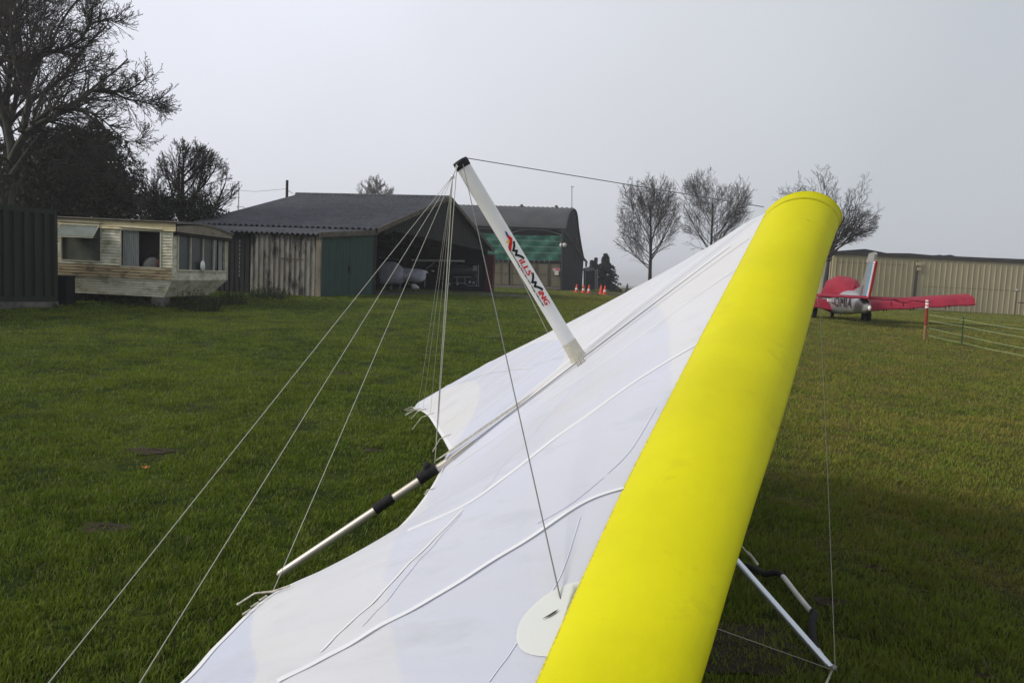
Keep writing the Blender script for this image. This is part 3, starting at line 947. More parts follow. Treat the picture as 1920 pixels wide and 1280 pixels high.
# roof truss and posts
tr = MB()
for l in (.12, 3.1, 6.2, 9.1):
    for w_ in (.12, WD - .12): tr.tube([S(l, w_, .3), S(l, w_, ZE - .15)], .09, 6)
    tr.tube([S(l, .1, ZE - .25), S(l, WD / 2, ZR - .3), S(l, WD - .1, ZE - .25)], .07, 6)
    if l > 1: tr.tube([S(l, .1, ZE - .25), S(l, WD - .1, ZE - .25)], .05, 6)
    if l > 1:
        for k in range(1, 8): tr.tube([S(l, k * WD / 8, ZE - .25), S(l, k * WD / 8 + (.9 if k < 4 else -.9), ZR - .3 - abs(k * WD / 8 + (.9 if k < 4 else -.9) - WD / 2) * .25)], .03, 5)
tr.tube([S(6, WD - .3, ZE - .4), S(6, WD - 5.5, .9)], .06, 6)
tr.build('roof_frame', mat('old_timber', (.05, .042, .034), (.03, .026, .022), scale=5, rough=.9), shed)
MB().slab([S(-.2, .2, .555), S(LN, .2, .555), S(LN, WD, .555), S(-.2, WD, .555)], V((0, 0, .02))).build('floor_slab', M_floor, shed)
# pale panel under the gable at the front corner
MB().slab([gp_(716, 440) + ax_l * 2.4, gp_(739, 428) + ax_l * 2.4, gp_(739, 434) + ax_l * 2.4, gp_(716, 452) + ax_l * 2.4], ax_l * .03).build('pale_panel', mat('pale_panel', (.16, .17, .17), rough=.7), shed)
# red end post
M_redpost = mat('faded_red_paint', (.10, .014, .020), (.07, .012, .016), scale=3, rough=.7)
MB().box(S(-.25, WD - .15, 1.85), (.55, .5, 2.7), M=Matrix.Rotation(-.24, 3, 'Z')).build('red_corner_post', M_redpost, shed)
MB().box(S(-.25, WD - .75, 1.9), (.12, .8, .45), M=Matrix.Rotation(-.24, 3, 'Z')).build('door_rail', M_redpost, shed) if False else None
# lean-to in front of the shed
LW = 5.2
def zl(w_): return ZE - .18 + (2.96 - ZE + .18) * (-w_ / LW)
nl = V((-ax_w.x * .12, -ax_w.y * .12, .99)).normalized()
lroof = MB().corr(S(-.12, -LW - .25, zl(-LW) - .02), S(LN + .4, -LW - .25, zl(-LW) - .02), S(LN + .4, -.05, ZE - .16), S(-.12, -.05, ZE - .16), 44, .045, nl, .02).build('lean_to_roof', M_rooftin, shed)
MB().slab([S(-.16, -LW - .3, zl(-LW) - .14), S(-.16, 0, ZE - .32), S(-.16, 0, ZE - .10), S(-.16, -LW - .3, zl(-LW) + .05)], ax_l * .05).build('barge_board', M_barge, lroof)
# white corrugated wall (left part of lean-to, faces the camera)
L1 = 2.62
z0 = .42
M_ww = M_dirtywhite
ww = MB().corr(S(0.06, -LW, z0 + .12), S(L1 + .4, -LW, z0 + .12), S(L1 + .4, -LW, 2.93), S(0.06, -LW, 2.93), 13, .045, -ax_w, 0, prof='box')
ww.build('sheet_wall', M_ww, shed)
MB().box(S(.04, -LW + .0, 1.7), (.20, .10, 2.5), M=Matrix.Rotation(-.24, 3, 'Z')).build('corner_board', mat('grey_board', (.22, .19, .15), (.10, .09, .07), scale=3, rough=.85, stretch=(1, 1, .4)), shed)
# small framed hatch drawn on the sheets
hb = MB(); hz = 1.95
hb.slab([S(.70, -LW - .055, hz), S(1.72, -LW - .055, hz), S(1.72, -LW - .055, hz + .035), S(.70, -LW - .055, hz + .035)], -ax_w * .02)
hb.build('hatch_rail', M_barge, shed)
# dark boarding left of it
dk = MB().corr(S(L1 + .42, -LW + .1, z0), S(LN + 1.5, -LW + .1, z0), S(LN + 1.5, -LW + .1, 3.02), S(L1 + .42, -LW + .1, 3.02), 34, .03, -ax_w, .01, prof='box')
dk.build('board_wall', mat('black_boarding', (.010, .011, .012), (.020, .021, .022), scale=3, rough=.85), shed)
cb = MB()  # column of small pale pieces on the black boarding
rr = random.Random(3)
for k in range(9): cb.slab([S(3.55, -LW + .05, 1.15 + k * .17), S(3.57, -LW + .05, 1.15 + k * .17), S(3.57, -LW + .05, 1.27 + k * .17), S(3.55, -LW + .05, 1.27 + k * .17)], -ax_w * .02)
cb.build('pale_chip_row', mat('pale_chip', (.30, .30, .29), rough=.8), shed)
# green doors on the end face
dl = [(-LW + .06, -LW / 2 - .10), (-LW / 2 - .06, -.35)]
for i, (wa, wb) in enumerate(dl):
    d_ = MB().slab([S(-.03, wa, .52), S(-.03, wb, .52), S(-.03, wb, zl(wb) - .12), S(-.03, wa, zl(wa) - .12)], ax_l * .05)
    for k in range(4):
        wv = wa + (wb - wa) * k / 4 + .02
        if k: d_.slab([S(-.036, wv, .54), S(-.036, wv + .012, .54), S(-.036, wv + .012, zl(wv) - .14), S(-.036, wv, zl(wv) - .14)], ax_l * .005)
    dd = d_.build('door', M_greendoor, shed)
    if i == 0: MB().box(S(-.06, wb - .02, 1.65), (.05, .10, .28), M=Matrix.Rotation(-.24, 3, 'Z')).build('handle', M_black, dd)
MB().slab([S(0, -.32, .5), S(0, .05, .5), S(0, .05, ZE - .2), S(0, -.32, ZE - .2)], ax_l * .05).build('door_post', M_darkint, shed)

# --- aerial and pole behind the shed
def pole(name, px, py_top, d, r, label, cat, m, z0=.4):
    t_ = pix(px, py_top, d); g_ = V((t_.x, t_.y, z0))
    o = thing(name, label, cat, g_)
    MB().tube([g_, t_], [r, r * .8], 8).build('pole', m, o)
    return o, t_
M_pole = mat('creosoted_pole', (.03, .027, .025), rough=.9)
M_galv = mat('galvanised', (.28, .29, .30), rough=.5, metal=.4)
o, tp = pole('utility_pole', 538.5, 338, 62, .14, 'dark wooden utility pole rising behind the corrugated shed roof', 'utility pole', M_pole)
MB().tube([pix(540, 358, 62), pix(552, 364, 62)], .015, 5).build('stay_wire', M_wire_dark, o)
MB().tube([pix(538, 354, 62) , pix(480, 356, 64) - V((0, 0, .15)), pix(420, 355, 66)], .016, 5).build('overhead_cable', M_wire_dark, o)
MB().tube([pix(540, 357, 62), pix(570, 375, 58)], .012, 5).build('overhead_cable', M_wire_dark, o)
o, tp = pole('aerial_mast', 448, 340, 48, .035, 'thin aerial mast left of the utility pole', 'aerial', M_galv)
ar = MB()
MB().tube([pix(444, 341, 48), pix(453, 341, 48)], .012, 5).build('aerial_arm', M_galv, o)
ar.tube([pix(444, 388, 48), pix(457, 388, 48), pix(461, 392, 48)], .02, 5); ar.tube([pix(445, 384, 48), pix(445, 392, 48)], .012, 5)
ar.build('aerial_arm', M_galv, o)

# --- covered aircraft and others inside the shed
M_silvercover = mat('silver_cover', (.58, .60, .72), (.80, .82, .92), scale=2.5, rough=.6, bump=.05, bscale=2.6, c3=(.30, .31, .42), s3=4, t3=(.56, .7))
ca = thing('covered_aircraft', 'light aircraft nose wrapped in a crumpled silver cover inside the shed', 'aircraft', gpt(770, 541))
DC = 46.0
def lumps(chain, name, m, parent, n=18, seed=0, amp=.06):
    """lofted body: chain of (px, pyTop, pyBot, depthHalf)"""
    rows = []
    for i, (px_, pt, pb, hw) in enumerate(chain):
        top_ = pix(px_, pt, DC); bot = pix(px_, pb, DC); c = (top_ + bot) / 2; h = (top_ - bot).length / 2
        row = []
        for j in range(n + 1):
            a = 2 * PI * (j % n) / n
            wv = 1 + amp * math.sin(3 * a + i * 1.3 + seed) + amp * .7 * math.sin(5 * a - i * 2.1 + seed)
            row.append(c + V((0, math.cos(a) * hw * wv, math.sin(a) * h * wv)))
        rows.append(row)
    P_ = []
    for k in range((len(rows) - 1) * 4 + 1):
        t = k / 4
        P_.append([crom([r_[j] for r_ in rows], t) for j in range(n + 1)])
    return MB().grid(P_).build(name, m, parent)
lumps([(711, 508, 512, .1), (713, 494, 530, .5), (722, 491, 534, .7), (738, 492, 534, .75), (750, 497, 532, .7), (758, 505, 527, .6)], 'canopy_cover', M_silvercover, ca)
lumps([(750, 505, 527, .3), (755, 503, 527, .48), (770, 503, 528, .5), (785, 504, 530, .48), (795, 506, 526, .4), (799, 509, 520, .25)], 'engine_cover', M_silvercover, ca, seed=2, amp=.04)
M_whitepaint = mat('white_gelcoat', (.62, .62, .62), rough=.35)
MB().tube([pix(797, 510, DC), pix(800, 510.5, DC), pix(803, 511.5, DC)], [.12, .09, .01], 10).build('spinner', M_whitepaint, ca)
MB().tube([pix(797, 515, DC), pix(796, 538, DC)], [.03, .05], 6).build('propeller_blade', mat('grey_blade', (.16, .16, .16), rough=.5), ca)
wf = MB(); 
Pf = [pix(771, 538, DC - .8), pix(774, 537, DC - .8), pix(780, 538, DC - .8), pix(786, 541, DC - .8)]
wf.tube([crom(Pf, k * .3) for k in range(11)], [.04, .12, .16, .18, .18, .17, .15, .13, .10, .07, .02], 10).build('wheel_fairing', M_whitepaint, ca)
M_tyre = mat('tyre_rubber', (.012, .012, .012), rough=.85)
def wheel(c, r, wd, axis, parent, m=None, hub=True):
    q = V(axis).normalized().to_track_quat('Z', 'Y').to_matrix()
    o = MB().lathe([(r * .55, -wd / 2), (r * .9, -wd / 2), (r, -wd / 4), (r, wd / 4), (r * .9, wd / 2), (r * .55, wd / 2)], 20, c=c, M=q).build('wheel', M_tyre, parent)
    if hub: MB().lathe([(0, -wd * .45), (r * .5, -wd * .45), (r * .56, -wd * .3), (r * .56, wd * .3), (r * .5, wd * .45), (0, wd * .45)], 16, c=c, M=q).build('hub', M_galv, o)
    return o
wheel(pix(780, 544.5, DC - .8), .15, .1, (0, 1, 0), ca); wheel(pix(733, 540, DC - 1.0), .2, .12, (0, 1, 0), ca)
for q1, q2 in ((pix(751, 530, DC - .5), pix(749, 546, DC - .5)), (pix(765, 530, DC - .5), pix(772, 537, DC - .8)), (pix(735, 532, DC - .5), pix(733, 540, DC - 1))): MB().tube([q1, q2], .03, 6).build('landing_leg', M_galv, ca)
hw = thing('high_wing_aircraft', 'light aircraft with slim white wing standing in the dark behind the silver-covered nose', 'aircraft', V((pix(810, 540, 50).x, 50, .55)))
DW = 49.0
wg = MB(); Pw = [pix(774, 487.5, DW - 1), pix(778, 488.4, DW - 1), pix(820, 489, DW), pix(866, 490, DW + .6), pix(869, 490.2, DW + .6)]
rows = []
for k in range(17):
    c = crom(Pw, k * .25); sc_ = .4 if k in (0, 16) else 1
    rows.append([c + V((0, math.cos(a) * .6 * sc_, math.sin(a) * .085 * sc_ * (1 if math.sin(a) > 0 else .6))) for a in [2 * PI * j / 14 for j in range(15)]])
wg.grid(rows).build('wing', M_whitepaint, hw)
MB().tube([pix(799, 504, DW - .2), pix(815, 492, DW)], .035, 6).build('wing_strut', mat('grey_strut', (.30, .30, .30), rough=.5), hw)
M_darkpaint = mat('dark_fuselage', (.02, .02, .024), rough=.4)
Pb = [(800, .30, 500, 512), (825, .5, 497, 524), (850, .5, 494, 524), (880, .35, 500, 518), (898, .12, 505, 512)]
rows = []
for (px_, hw_, a_, b_) in Pb:
    t_ = pix(px_, a_, DW + 1.2); b2 = pix(px_, b_, DW + 1.2); c = (t_ + b2) / 2; h = (t_ - b2).length / 2
    rows.append([c + V((0, math.cos(a) * hw_, math.sin(a) * h)) for a in [2 * PI * j / 14 for j in range(15)]])
MB().grid(rows).build('fuselage', M_darkpaint, hw)
wheel(pix(842, 533, DW), .22, .13, (0, 1, 0), hw); wheel(pix(858, 532, DW + 1.8), .22, .13, (0, 1, 0), hw)
MB().tube([pix(842, 533, DW), pix(848, 520, DW + .9)], .03, 6).tube([pix(858, 532, DW + 1.8), pix(852, 520, DW + 1.3)], .03, 6).build('landing_leg', M_darkpaint, hw)
MB().lathe([(0, -.05), (.09, -.03), (.10, .03), (0, .06)], 10, c=pix(811.5, 508.5, DW - .6)).build('wing_tip_lamp', M_whitepaint, hw)
pwg = thing('stored_wing', 'pale wing panel hung high above the silver-covered aircraft', 'aircraft wing', V((pix(730, 485, DW).x, DW, 2.7)))
mbw = MB(); rows = []
for k in range(6):
    c = pix(712 + k * 7, 483.5 + k * .7, DW - 1.5)
    rows.append([c + V((0, math.cos(a) * .5, math.sin(a) * .07)) for a in [2 * PI * j / 12 for j in range(13)]])
mbw.grid(rows).build('wing_panel', mat('dull_white', (.22, .22, .21), rough=.6), pwg)
# small trailer / bowser near the red post
trl = thing('tug_cart', 'small tubular towing cart with grey box beside the red post inside the shed', 'cart', gpt(890, 541))
DT = 47.0
cm = MB()
def pt(px_, py_, dz=0): return pix(px_, py_, DT + dz)
for a_, b_ in (((872, 521), (872, 532)), ((872, 532), (878, 535.5)), ((878, 535.5), (899, 536)), ((852, 530), (873, 531.5)), ((893, 515), (893, 535)), ((897, 497), (897, 534)), ((857, 520), (857, 530)), ((850, 519), (893, 520))):
    cm.tube([pt(*a_), pt(*b_)], .022, 6); 
    cm.tube([pt(*a_, 1.0), pt(*b_, 1.0)], .022, 6); cm.tube([pt(*a_), pt(*a_, 1.0)], .022, 6)
cm.build('frame', M_galv, trl)
MB().box(pt(890.5, 503), (.26, .2, .32)).build('grey_box', mat('grey_box', (.17, .17, .165), rough=.6), trl)
MB().box(pt(890, 513), (.30, .2, .14)).box(pt(890, 522), (.36, .4, .30)).build('engine', M_darkpaint, trl)
wheel(pt(881, 529), .17, .1, (0, 1, 0), trl); wheel(pt(888, 530), .17, .1, (0, 1, 0), trl)
# --- curved roof hangar
B0 = V(pix(1056, 500, 80)); B0.z = 0
bw = V((4.42, 20, 0)).normalized(); bl = V((-bw.y, bw.x, 0))
barn = thing('curved_roof_hangar', 'tall dark hangar with curved corrugated roof, green tarpaulin and tan doors beyond the shed', 'hangar', (B0.x, B0.y, .55))
def Bp(l, w_, z): return B0 + bw * w_ + bl * l + V((0, 0, z))
def bpl(px_, py_, off=0.0): return onplane(px_, py_, B0 + bl * off, bl)
def bfr(px_, py_, off=0.0): return onplane(px_, py_, B0 - bw * off, bw)
arch = [(1058, 429), (1059.5, 416), (1062.5, 404), (1066.5, 395), (1072, 390.5), (1077, 394), (1080, 405), (1082, 425), (1085, 445), (1089, 468), (1094, 490)]
ap = [bpl(*q) for q in arch]
aw = [((p - B0).dot(bw), p.z) for p in ap]
# tidy: arch z by width
LB = 34.0
fine = [crom([V((a, b, 0)) for a, b in aw], k * .5) for k in range(2 * (len(aw) - 1) + 1)]
M_arch = mat('grey_corrugated_arch', (.048, .050, .056), (.070, .073, .080), scale=.5, rough=.75, c3=(.10, .095, .09), s3=.8, t3=(.6, .75))
nrib = 62
rows = []
for i, q in enumerate(fine):
    tq = (fine[min(i + 1, len(fine) - 1)] - fine[max(i - 1, 0)]).normalized()
    nn = bw * (-tq.y) + V((0, 0, 1)) * tq.x
    if i < 3: nn = -bw
    nn.normalize()
    rows.append([Bp(k * LB / (nrib * 2) - .25, q.x - .05, q.y + .03) + nn * (.075 * (1 if k % 2 else -1)) for k in range(nrib * 2 + 1)])
MB().grid(rows).build('roof', M_arch, barn)
M_barnclad = mat('dark_sheet_end_wall', (.018, .020, .021), (.030, .032, .033), scale=.8, rough=.85, stretch=(1, 1, .3))
ew = MB()
ew.slab([Bp(0, fine[0].x, .4)] + [Bp(0, q.x, q.y) for q in fine] + [Bp(0, fine[-1].x, .4)], bl * .1)
for k in range(70):
    wv = fine[0].x + .1 + k * (fine[-1].x - fine[0].x - .3) / 70
    for i in range(len(fine) - 1):
        if fine[i].x <= wv <= fine[i + 1].x:
            f = (wv - fine[i].x) / max(1e-6, fine[i + 1].x - fine[i].x); zt = fine[i].y * (1 - f) + fine[i + 1].y * f; break
    ew.slab([Bp(-.03, wv, .5), Bp(-.03, wv + .11, .5), Bp(-.03, wv + .11, zt - .1), Bp(-.03, wv, zt - .1)], bl * .028)
ew.build('end_wall', M_barnclad, barn)
pq = MB()
pq.tube([bpl(1057, 432, -.25), bpl(1080, 465, -.25), bpl(1101, 492, -.25)], .10, 6)
pq.tube([bpl(1079, 445, -.12), bpl(1079, 490, -.12)], .05, 5)
pq.tube([bpl(1078, 447, -.3), bpl(1084, 447, -.3)], .05, 5)
pq.tube([bpl(1099, 488, -.35), bpl(1099, 500, -.35)], .12, 6)
pq.tube([bpl(1054, 430, -.1), bpl(1052.5, 541, -.1)], .07, 6)
pq.build('drain_pipe', mat('old_pipe', (.05, .05, .052), rough=.8), barn)
# front: fascia, tarpaulin, doors (all on the long side facing the camera)
zE = fine[0].y
def fr_slab(name, pts, m, t=.06, off=0.0, parent=None):
    return MB().slab([bfr(a, b, off) for a, b in pts], -bw * t).build(name, m, parent or barn)
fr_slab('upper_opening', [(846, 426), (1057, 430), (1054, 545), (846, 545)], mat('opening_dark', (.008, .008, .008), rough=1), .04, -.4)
M_tarp = mat('green_tarpaulin', (.016, .125, .085), (.010, .090, .062), scale=.9, rough=.6, bump=.18, bscale=.5, stretch=(1, 1, 3))
trp = MB(); rows = []
for i in range(13):
    v = i / 12
    a = bfr(893, 438 + (488 - 438) * v - 2, .10); b = bfr(1053, 441.5 + (488 - 441.5) * v, .10)
    rows.append([a.lerp(b, k / 50) - bw * (.07 * math.sin(k * .55 + i * .7) + .06 * math.sin(k * 1.3 - i * 1.1) + .04 * math.sin(i * PI / 1.5)) - V((0, 0, .12 * math.sin(PI * k / 50) * (1 if i == 0 else .2))) for k in range(51)])
tarp = trp.grid(rows).build('tarpaulin', M_tarp, barn)
ln = MB()
for fv in (.25, .48, .72):
    ln.tube([bfr(893, 436 + 50 * fv, .26), bfr(975, 438 + 49 * fv, .26), bfr(1053, 441.5 + 46.5 * fv, .26)], .022, 5)
ln.build('lashing_rope', mat('pale_rope', (.20, .26, .24), rough=.8), tarp)
M_greysteel = mat('grey_steel', (.16, .165, .17), rough=.6)
ga = MB()
ga.tube([bfr(846, 424, .18), bfr(882, 428, .18), bfr(958, 429, .18), bfr(1058, 430, .18)], .05, 6)
arcp = [bfr(958, 437.5, .2), bfr(970, 433, .2), bfr(985, 430.8, .2), bfr(1000, 430.5, .2), bfr(1020, 432, .2), bfr(1040, 436, .2), bfr(1053, 441, .2)]
ga.tube([crom(arcp, k * .25) for k in range(25)], .06, 6)
ga.tube([bfr(958, 427, .2), bfr(958, 441, .2)], .06, 6)
ga.tube([bfr(880, 428, .2), bfr(930, 428, .2)], .05, 6)
ga.tube([bfr(1046, 433, .2), bfr(1058, 431, .2)], .05, 6)
ga.build('gutter', M_greysteel, barn)
M_tandoor = mat('tan_door', (.135, .118, .080), (.105, .092, .062), scale=.8, rough=.75, c3=(.060, .050, .034), s3=1.4, t3=(.58, .75), stretch=(1, 1, .4))
xs = [920, 931, 954.5, 957, 977, 1004, 1028, 1051]
doors = [(920, 954), (957, 1004), (1005, 1027.5), (1028.5, 1050.5)]
for i, (xa, xb) in enumerate(doors):
    ya, yb = 490 + (xa - 920) * .035, 490 + (xb - 920) * .035
    ba, bb_ = 532 + (xa - 920) * .04, 532 + (xb - 920) * .04
    d_ = MB().slab([bfr(xa, ya, .05), bfr(xb, yb, .05), bfr(xb, bb_, .05), bfr(xa, ba, .05)], -bw * .08)
    dd = d_.build('door', M_tandoor, barn)
    rl = MB()
    for f in (.48,): rl.slab([bfr(xa, ya + (ba - ya) * f, .14), bfr(xb, yb + (bb_ - yb) * f, .14), bfr(xb, yb + (bb_ - yb) * f + 1.2, .14), bfr(xa, ya + (ba - ya) * f + 1.2, .14)], -bw * .05)
    nv_ = 2 if xb - xa > 30 else 1
    for k in range(nv_ + 1):
        x_ = xa + (xb - xa) * k / nv_
        x_ = min(x_, xb - 1)
        rl.slab([bfr(x_, ya, .21), bfr(x_ + .9, ya, .21), bfr(x_ + .9, ba, .21), bfr(x_, ba, .21)], -bw * .04)
    rl.build('door_frame', mat('door_rail_paint', (.10, .088, .06), rough=.8) if i == 0 else bpy.data.materials['door_rail_paint'], dd)
fr_slab('lintel', [(893, 486.5), (1054, 488.5), (1054, 491.5), (893, 489)], M_black, .3, .0)
hd = MB()
for k in range(14): hd.slab([bfr(905 + k * 9.6, 487.5, .32), bfr(906 + k * 9.6, 487.5, .32), bfr(906 + k * 9.6, 492, .32), bfr(905 + k * 9.6, 492, .32)], -bw * .04)
hd.build('door_hanger', M_greysteel, barn)
fr_slab('door_curb', [(918, 533), (1053, 538), (1053, 543), (918, 538)], mat('concrete_curb', (.12, .11, .10), rough=.9), .15, .1)
sg = MB().slab([bfr(1036.5, 502.6, .32), bfr(1050.5, 503.4, .32), bfr(1050.5, 508.2, .32), bfr(1036.5, 507.6, .32)], -bw * .03).build('warning_sign', mat('sign_pinkish_white', (.55, .50, .50), rough=.5), barn)
M_signred = mat('sign_red', (.50, .02, .04), rough=.5)
s2 = MB().slab([bfr(1041, 503.6, .37), bfr(1050, 504, .37), bfr(1050, 506.6, .37), bfr(1041, 506.3, .37)], -bw * .01)
s2.slab([bfr(1037, 503.6, .37), bfr(1039.5, 503.6, .37), bfr(1039.5, 504.6, .37), bfr(1037, 504.6, .37)], -bw * .01)
s2.build('red_panel', M_signred, sg)
s3_ = MB().slab([bfr(1040, 508, .34), bfr(1047.3, 508.4, .34), bfr(1047.3, 515.6, .34), bfr(1040, 515.3, .34)], -bw * .03).build('notice_sheet', mat('notice_white', (.62, .58, .57), rough=.5), barn)
MB().slab([bfr(1042, 511.2, .38), bfr(1045, 511.3, .38), bfr(1045, 511.7, .38), bfr(1042, 511.6, .38)], -bw * .01).build('small_print', M_signred, s3_)
lt = MB(); 
for a_ in (1053.5, 1058):
    c = bfr(a_, 459.5, .5); lt.lathe([(0, .22), (.2, .18), (.26, 0), (.2, -.2), (0, -.24)], 10, c=c, M=Matrix.Rotation(R(80), 3, 'X'))
lt.tube([bfr(1052.5, 461, .2), bfr(1058, 461, .4)], .05, 5)
lt.build('floodlight', mat('lamp_housing', (.6, .6, .58), rough=.4), barn)
mst = MB().tube([bpl(1072.3, 391, .3), bpl(1072.3, 350, .3)], .04, 6).tube([bpl(1071.5, 349.5, .3), bpl(1076, 350.5, .3)], .04, 5)
mst.build('weather_mast', M_galv, barn)
vt = MB()
for a_, b_ in ((978, 387.2), (1043, 389)):
    c = bfr(a_, b_ , -3.5); vt.lathe([(.16, -.3), (.16, .1), (.24, .12), (0, .3)], 8, c=c)
vt.build('roof_vent', M_greysteel, barn)

# --- storage tank shed beside the hangar
tk_ = thing('storage_tank', 'small dark tank shed with pale rounded top beside the curved-roof hangar', 'tank', (pix(1108, 540, 84).x, 84, .55))
DK = 84
t1 = MB()
a, b = pix(1097, 507, DK), pix(1114, 508, DK); c_, d_ = pix(1114, 541, DK), pix(1097, 541, DK)
t1.slab([a, b, c_, d_], V((0, 2, 0))); t1.build('tank_body', mat('dark_tank', (.022, .028, .031), rough=.7), tk_)
t2 = MB(); rows = []
for k in range(9):
    an = PI * k / 8
    rows.append([pix(1105.5 - 9.5 * math.cos(an), 507 - 6.5 * math.sin(an) ** .6, DK - .15), pix(1105.5 - 9.5 * math.cos(an), 507 - 6.5 * math.sin(an) ** .6, DK - .15) + V((0, 2.3, 0))])
t2.grid(rows); t2.add([r_[0] for r_ in rows], [tuple(range(9))])
t2.build('tank_lid', mat('pale_lid', (.20, .22, .22), (.13, .15, .14), scale=2, rough=.7), tk_)
MB().tube([pix(1116, 505, DK - .3), pix(1116, 541, DK - .3)], .10, 6).tube([pix(1119, 505, DK - .2), pix(1119, 541, DK - .2)], .12, 6).tube([pix(1097, 505, DK - .3), pix(1097, 541, DK - .3)], .05, 6).build('tank_pipe', M_greysteel, tk_)

# --- traffic cones
M_cone = mat('cone_orange', (.72, .065, .03), (.60, .05, .03), scale=8, rough=.6)
M_sleeve = mat('reflective_sleeve', (.66, .66, .66), rough=.4)
M_conegrey = mat('weathered_cone', (.16, .17, .17), (.09, .10, .10), scale=9, rough=.8)
def make_cone(label, h=.75, mc=M_cone, sleeve=True):
    t = thing('traffic_cone', label, 'traffic cone', (0, 0, 0), 'traffic cones by the hangar')
    MB().lathe([(.17, .03), (.155, .10), (.10, .42), (.04, h), (0, h)], 16).build('cone_body', mc, t)
    MB().slab([(.22 * math.cos(a), .22 * math.sin(a), 0) for a in [R(22.5 + 45 * k) for k in range(8)]], (0, 0, .035)).build('cone_base', mc, t)
    MB().lathe([(.135, .24), (.062, .61)], 16).build('sleeve', M_sleeve if mc is M_cone else M_conegrey, t) if sleeve else None
    return t
specs = [(1081, 541.5, 72, 'leftmost traffic cone, closest to the dark hangar end wall', 1, None, 1),
         (1094, 543, 69, 'second traffic cone from the hangar, white collar, in front of tank', 1, None, 1),
         (1104, 544, 68, 'third traffic cone from the hangar, standing right of tank front', 1, None, 1),
         (1127, 544.5, 66, 'plain orange traffic cone without a white collar', 1.05, 0, 1),
         (1134, 546, 64, 'collared traffic cone touching the plain orange one', 1, None, 1),
         (1176, 538.5, 88, 'lone dull grey cone far out near the sail edge', 1.35, 2, 1)]
ZK = []
for (px_, py_, d, lab, sc_, st_, _) in specs:
    t = make_cone(lab, sleeve=(st_ != 0), mc=(M_conegrey if st_ == 2 else M_cone))
    p = pix(px_, py_, d); t.location = (p.x, p.y, gz(p.x, p.y) + .02)
    t.scale = (sc_ * 1.05,) * 3

# --- right hangar
HB = 63.0
M_tan = mat('tan_cladding', (.42, .375, .245), (.37, .33, .215), scale=.7, rough=.6, c3=(.31, .275, .185), s3=1.4, t3=(.58, .75), stretch=(1, 1, .35))
M_tanlite = mat('tan_rib', (.48, .43, .28), (.44, .39, .255), scale=1, rough=.6)
M_fascia = mat('dark_fascia', (.045, .042, .044), (.065, .055, .055), scale=1, rough=.7)
rh = thing('tan_hangar', 'long tan ribbed metal hangar with dark gutter behind the red aircraft', 'hangar', (pix(1561, 500, HB).x, HB, .5))
xl = pix(1561, 500, HB).x; xr = xl + 33
zt = pix(1561, 476, HB).z; zt2 = pix(1920, 490.5, HB).z
zb_ = .42
wlm = MB().slab([(xl, HB, zb_), (xr, HB, zb_), (xr, HB, zt2), (xl, HB, zt)], (0, .1, 0))
wlm.slab([(xl, HB + .1, zb_), (xl + 8, HB + 26, zb_), (xl + 8, HB + 26, zt - .2), (xl, HB + .1, zt - .2)], (.1, 0, 0))
wlm.slab([(xr - .1, HB + .1, zb_), (xr, HB + 26, zb_), (xr, HB + 26, zt2), (xr - .1, HB + .1, zt2)], (.1, 0, 0))
wlm.slab([(xl + 8, HB + 26, zb_), (xr, HB + 26, zb_), (xr, HB + 26, zt2), (xl + 8, HB + 26, zt)], (0, .1, 0))
wall = wlm.build('wall', M_tan, rh)
rb = MB(); x = xl + .25; k = 0
doorx = pix(1716, 530, HB).x; 
while x < xr - .1:
    if abs(x - doorx) > .28:
        wdt = .055
        rb.box((x, HB - .025, (zb_ + zt) / 2 - .12), (wdt, .05, zt - zb_ - .3))
    x += .465 + (0 if (k % 13) else .01); k += 1
rb.build('wall_rib', M_tanlite, wall)
mt = MB()
mt.box(((doorx + xr) / 2 + .3, HB - .012, pix(1800, 540, HB).z), (xr - doorx - .8, .02, .025)); mt.box(((xl + doorx) / 2 - .3, HB - .012, pix(1650, 495, HB).z), (doorx - xl - 1, .02, .02))
mt.build('sheet_joint', mat('joint_brown', (.13, .105, .07), rough=.7), wall)
M_pipe = mat('brown_downpipe', (.10, .08, .06), (.075, .06, .05), scale=2, rough=.7)
dp = MB()
dp.box((doorx, HB - .06, (zb_ + zt) / 2 - .4), (.20, .1, zt - zb_ - .9)); dp.tube([(doorx - .05, HB - .1, zt - .25), (doorx + .0, HB - .1, zt - .6), (doorx - .02, HB - .1, zt - .85)], .07, 8)
dp.build('downpipe', M_pipe, rh)
dpc = MB().box((doorx + .08, HB - .16, zt - .5), (.42, .1, .28)).box((doorx + .12, HB - .16, zt - .92), (.30, .1, .24)).build('pipe_bracket', M_tanlite, rh)
MB().slab([(xl - .15, HB - .14, zt - .02), (xr, HB - .14, zt2 - .12), (xr, HB - .14, zt2 + .22), (xl - .15, HB - .14, zt + .26)], (0, .13, 0)).build('gutter', M_fascia, rh)
apx = pix(1612, 467.5, HB + 1)
rf = MB()
rf.slab([(xl - .1, HB + .02, zt + .22), (apx.x, HB + .02, apx.z), (pix(1668, 470, HB).x, HB + .02, zt + .26)], (8, 25, 0))
xx = pix(1668, 470, HB).x
gx = [xx - .5, xx + 4, pix(1770, 480, HB).x, pix(1795, 480, HB).x, xr]
for i in range(len(gx) - 1):
    mxx = (gx[i] + gx[i + 1]) / 2
    rf.slab([(gx[i], HB + .03, zt2 + .0), (gx[i], HB + .03, zt + .28), (mxx, HB + .03, zt + .36 + .04 * (i == 2)), (gx[i + 1], HB + .03, zt + .27), (gx[i + 1], HB + .03, zt2)], (2, 22, 0))
rf.build('roof', mat('dark_roof_sheet', (.030, .030, .034), (.045, .045, .05), scale=1, rough=.8), rh)
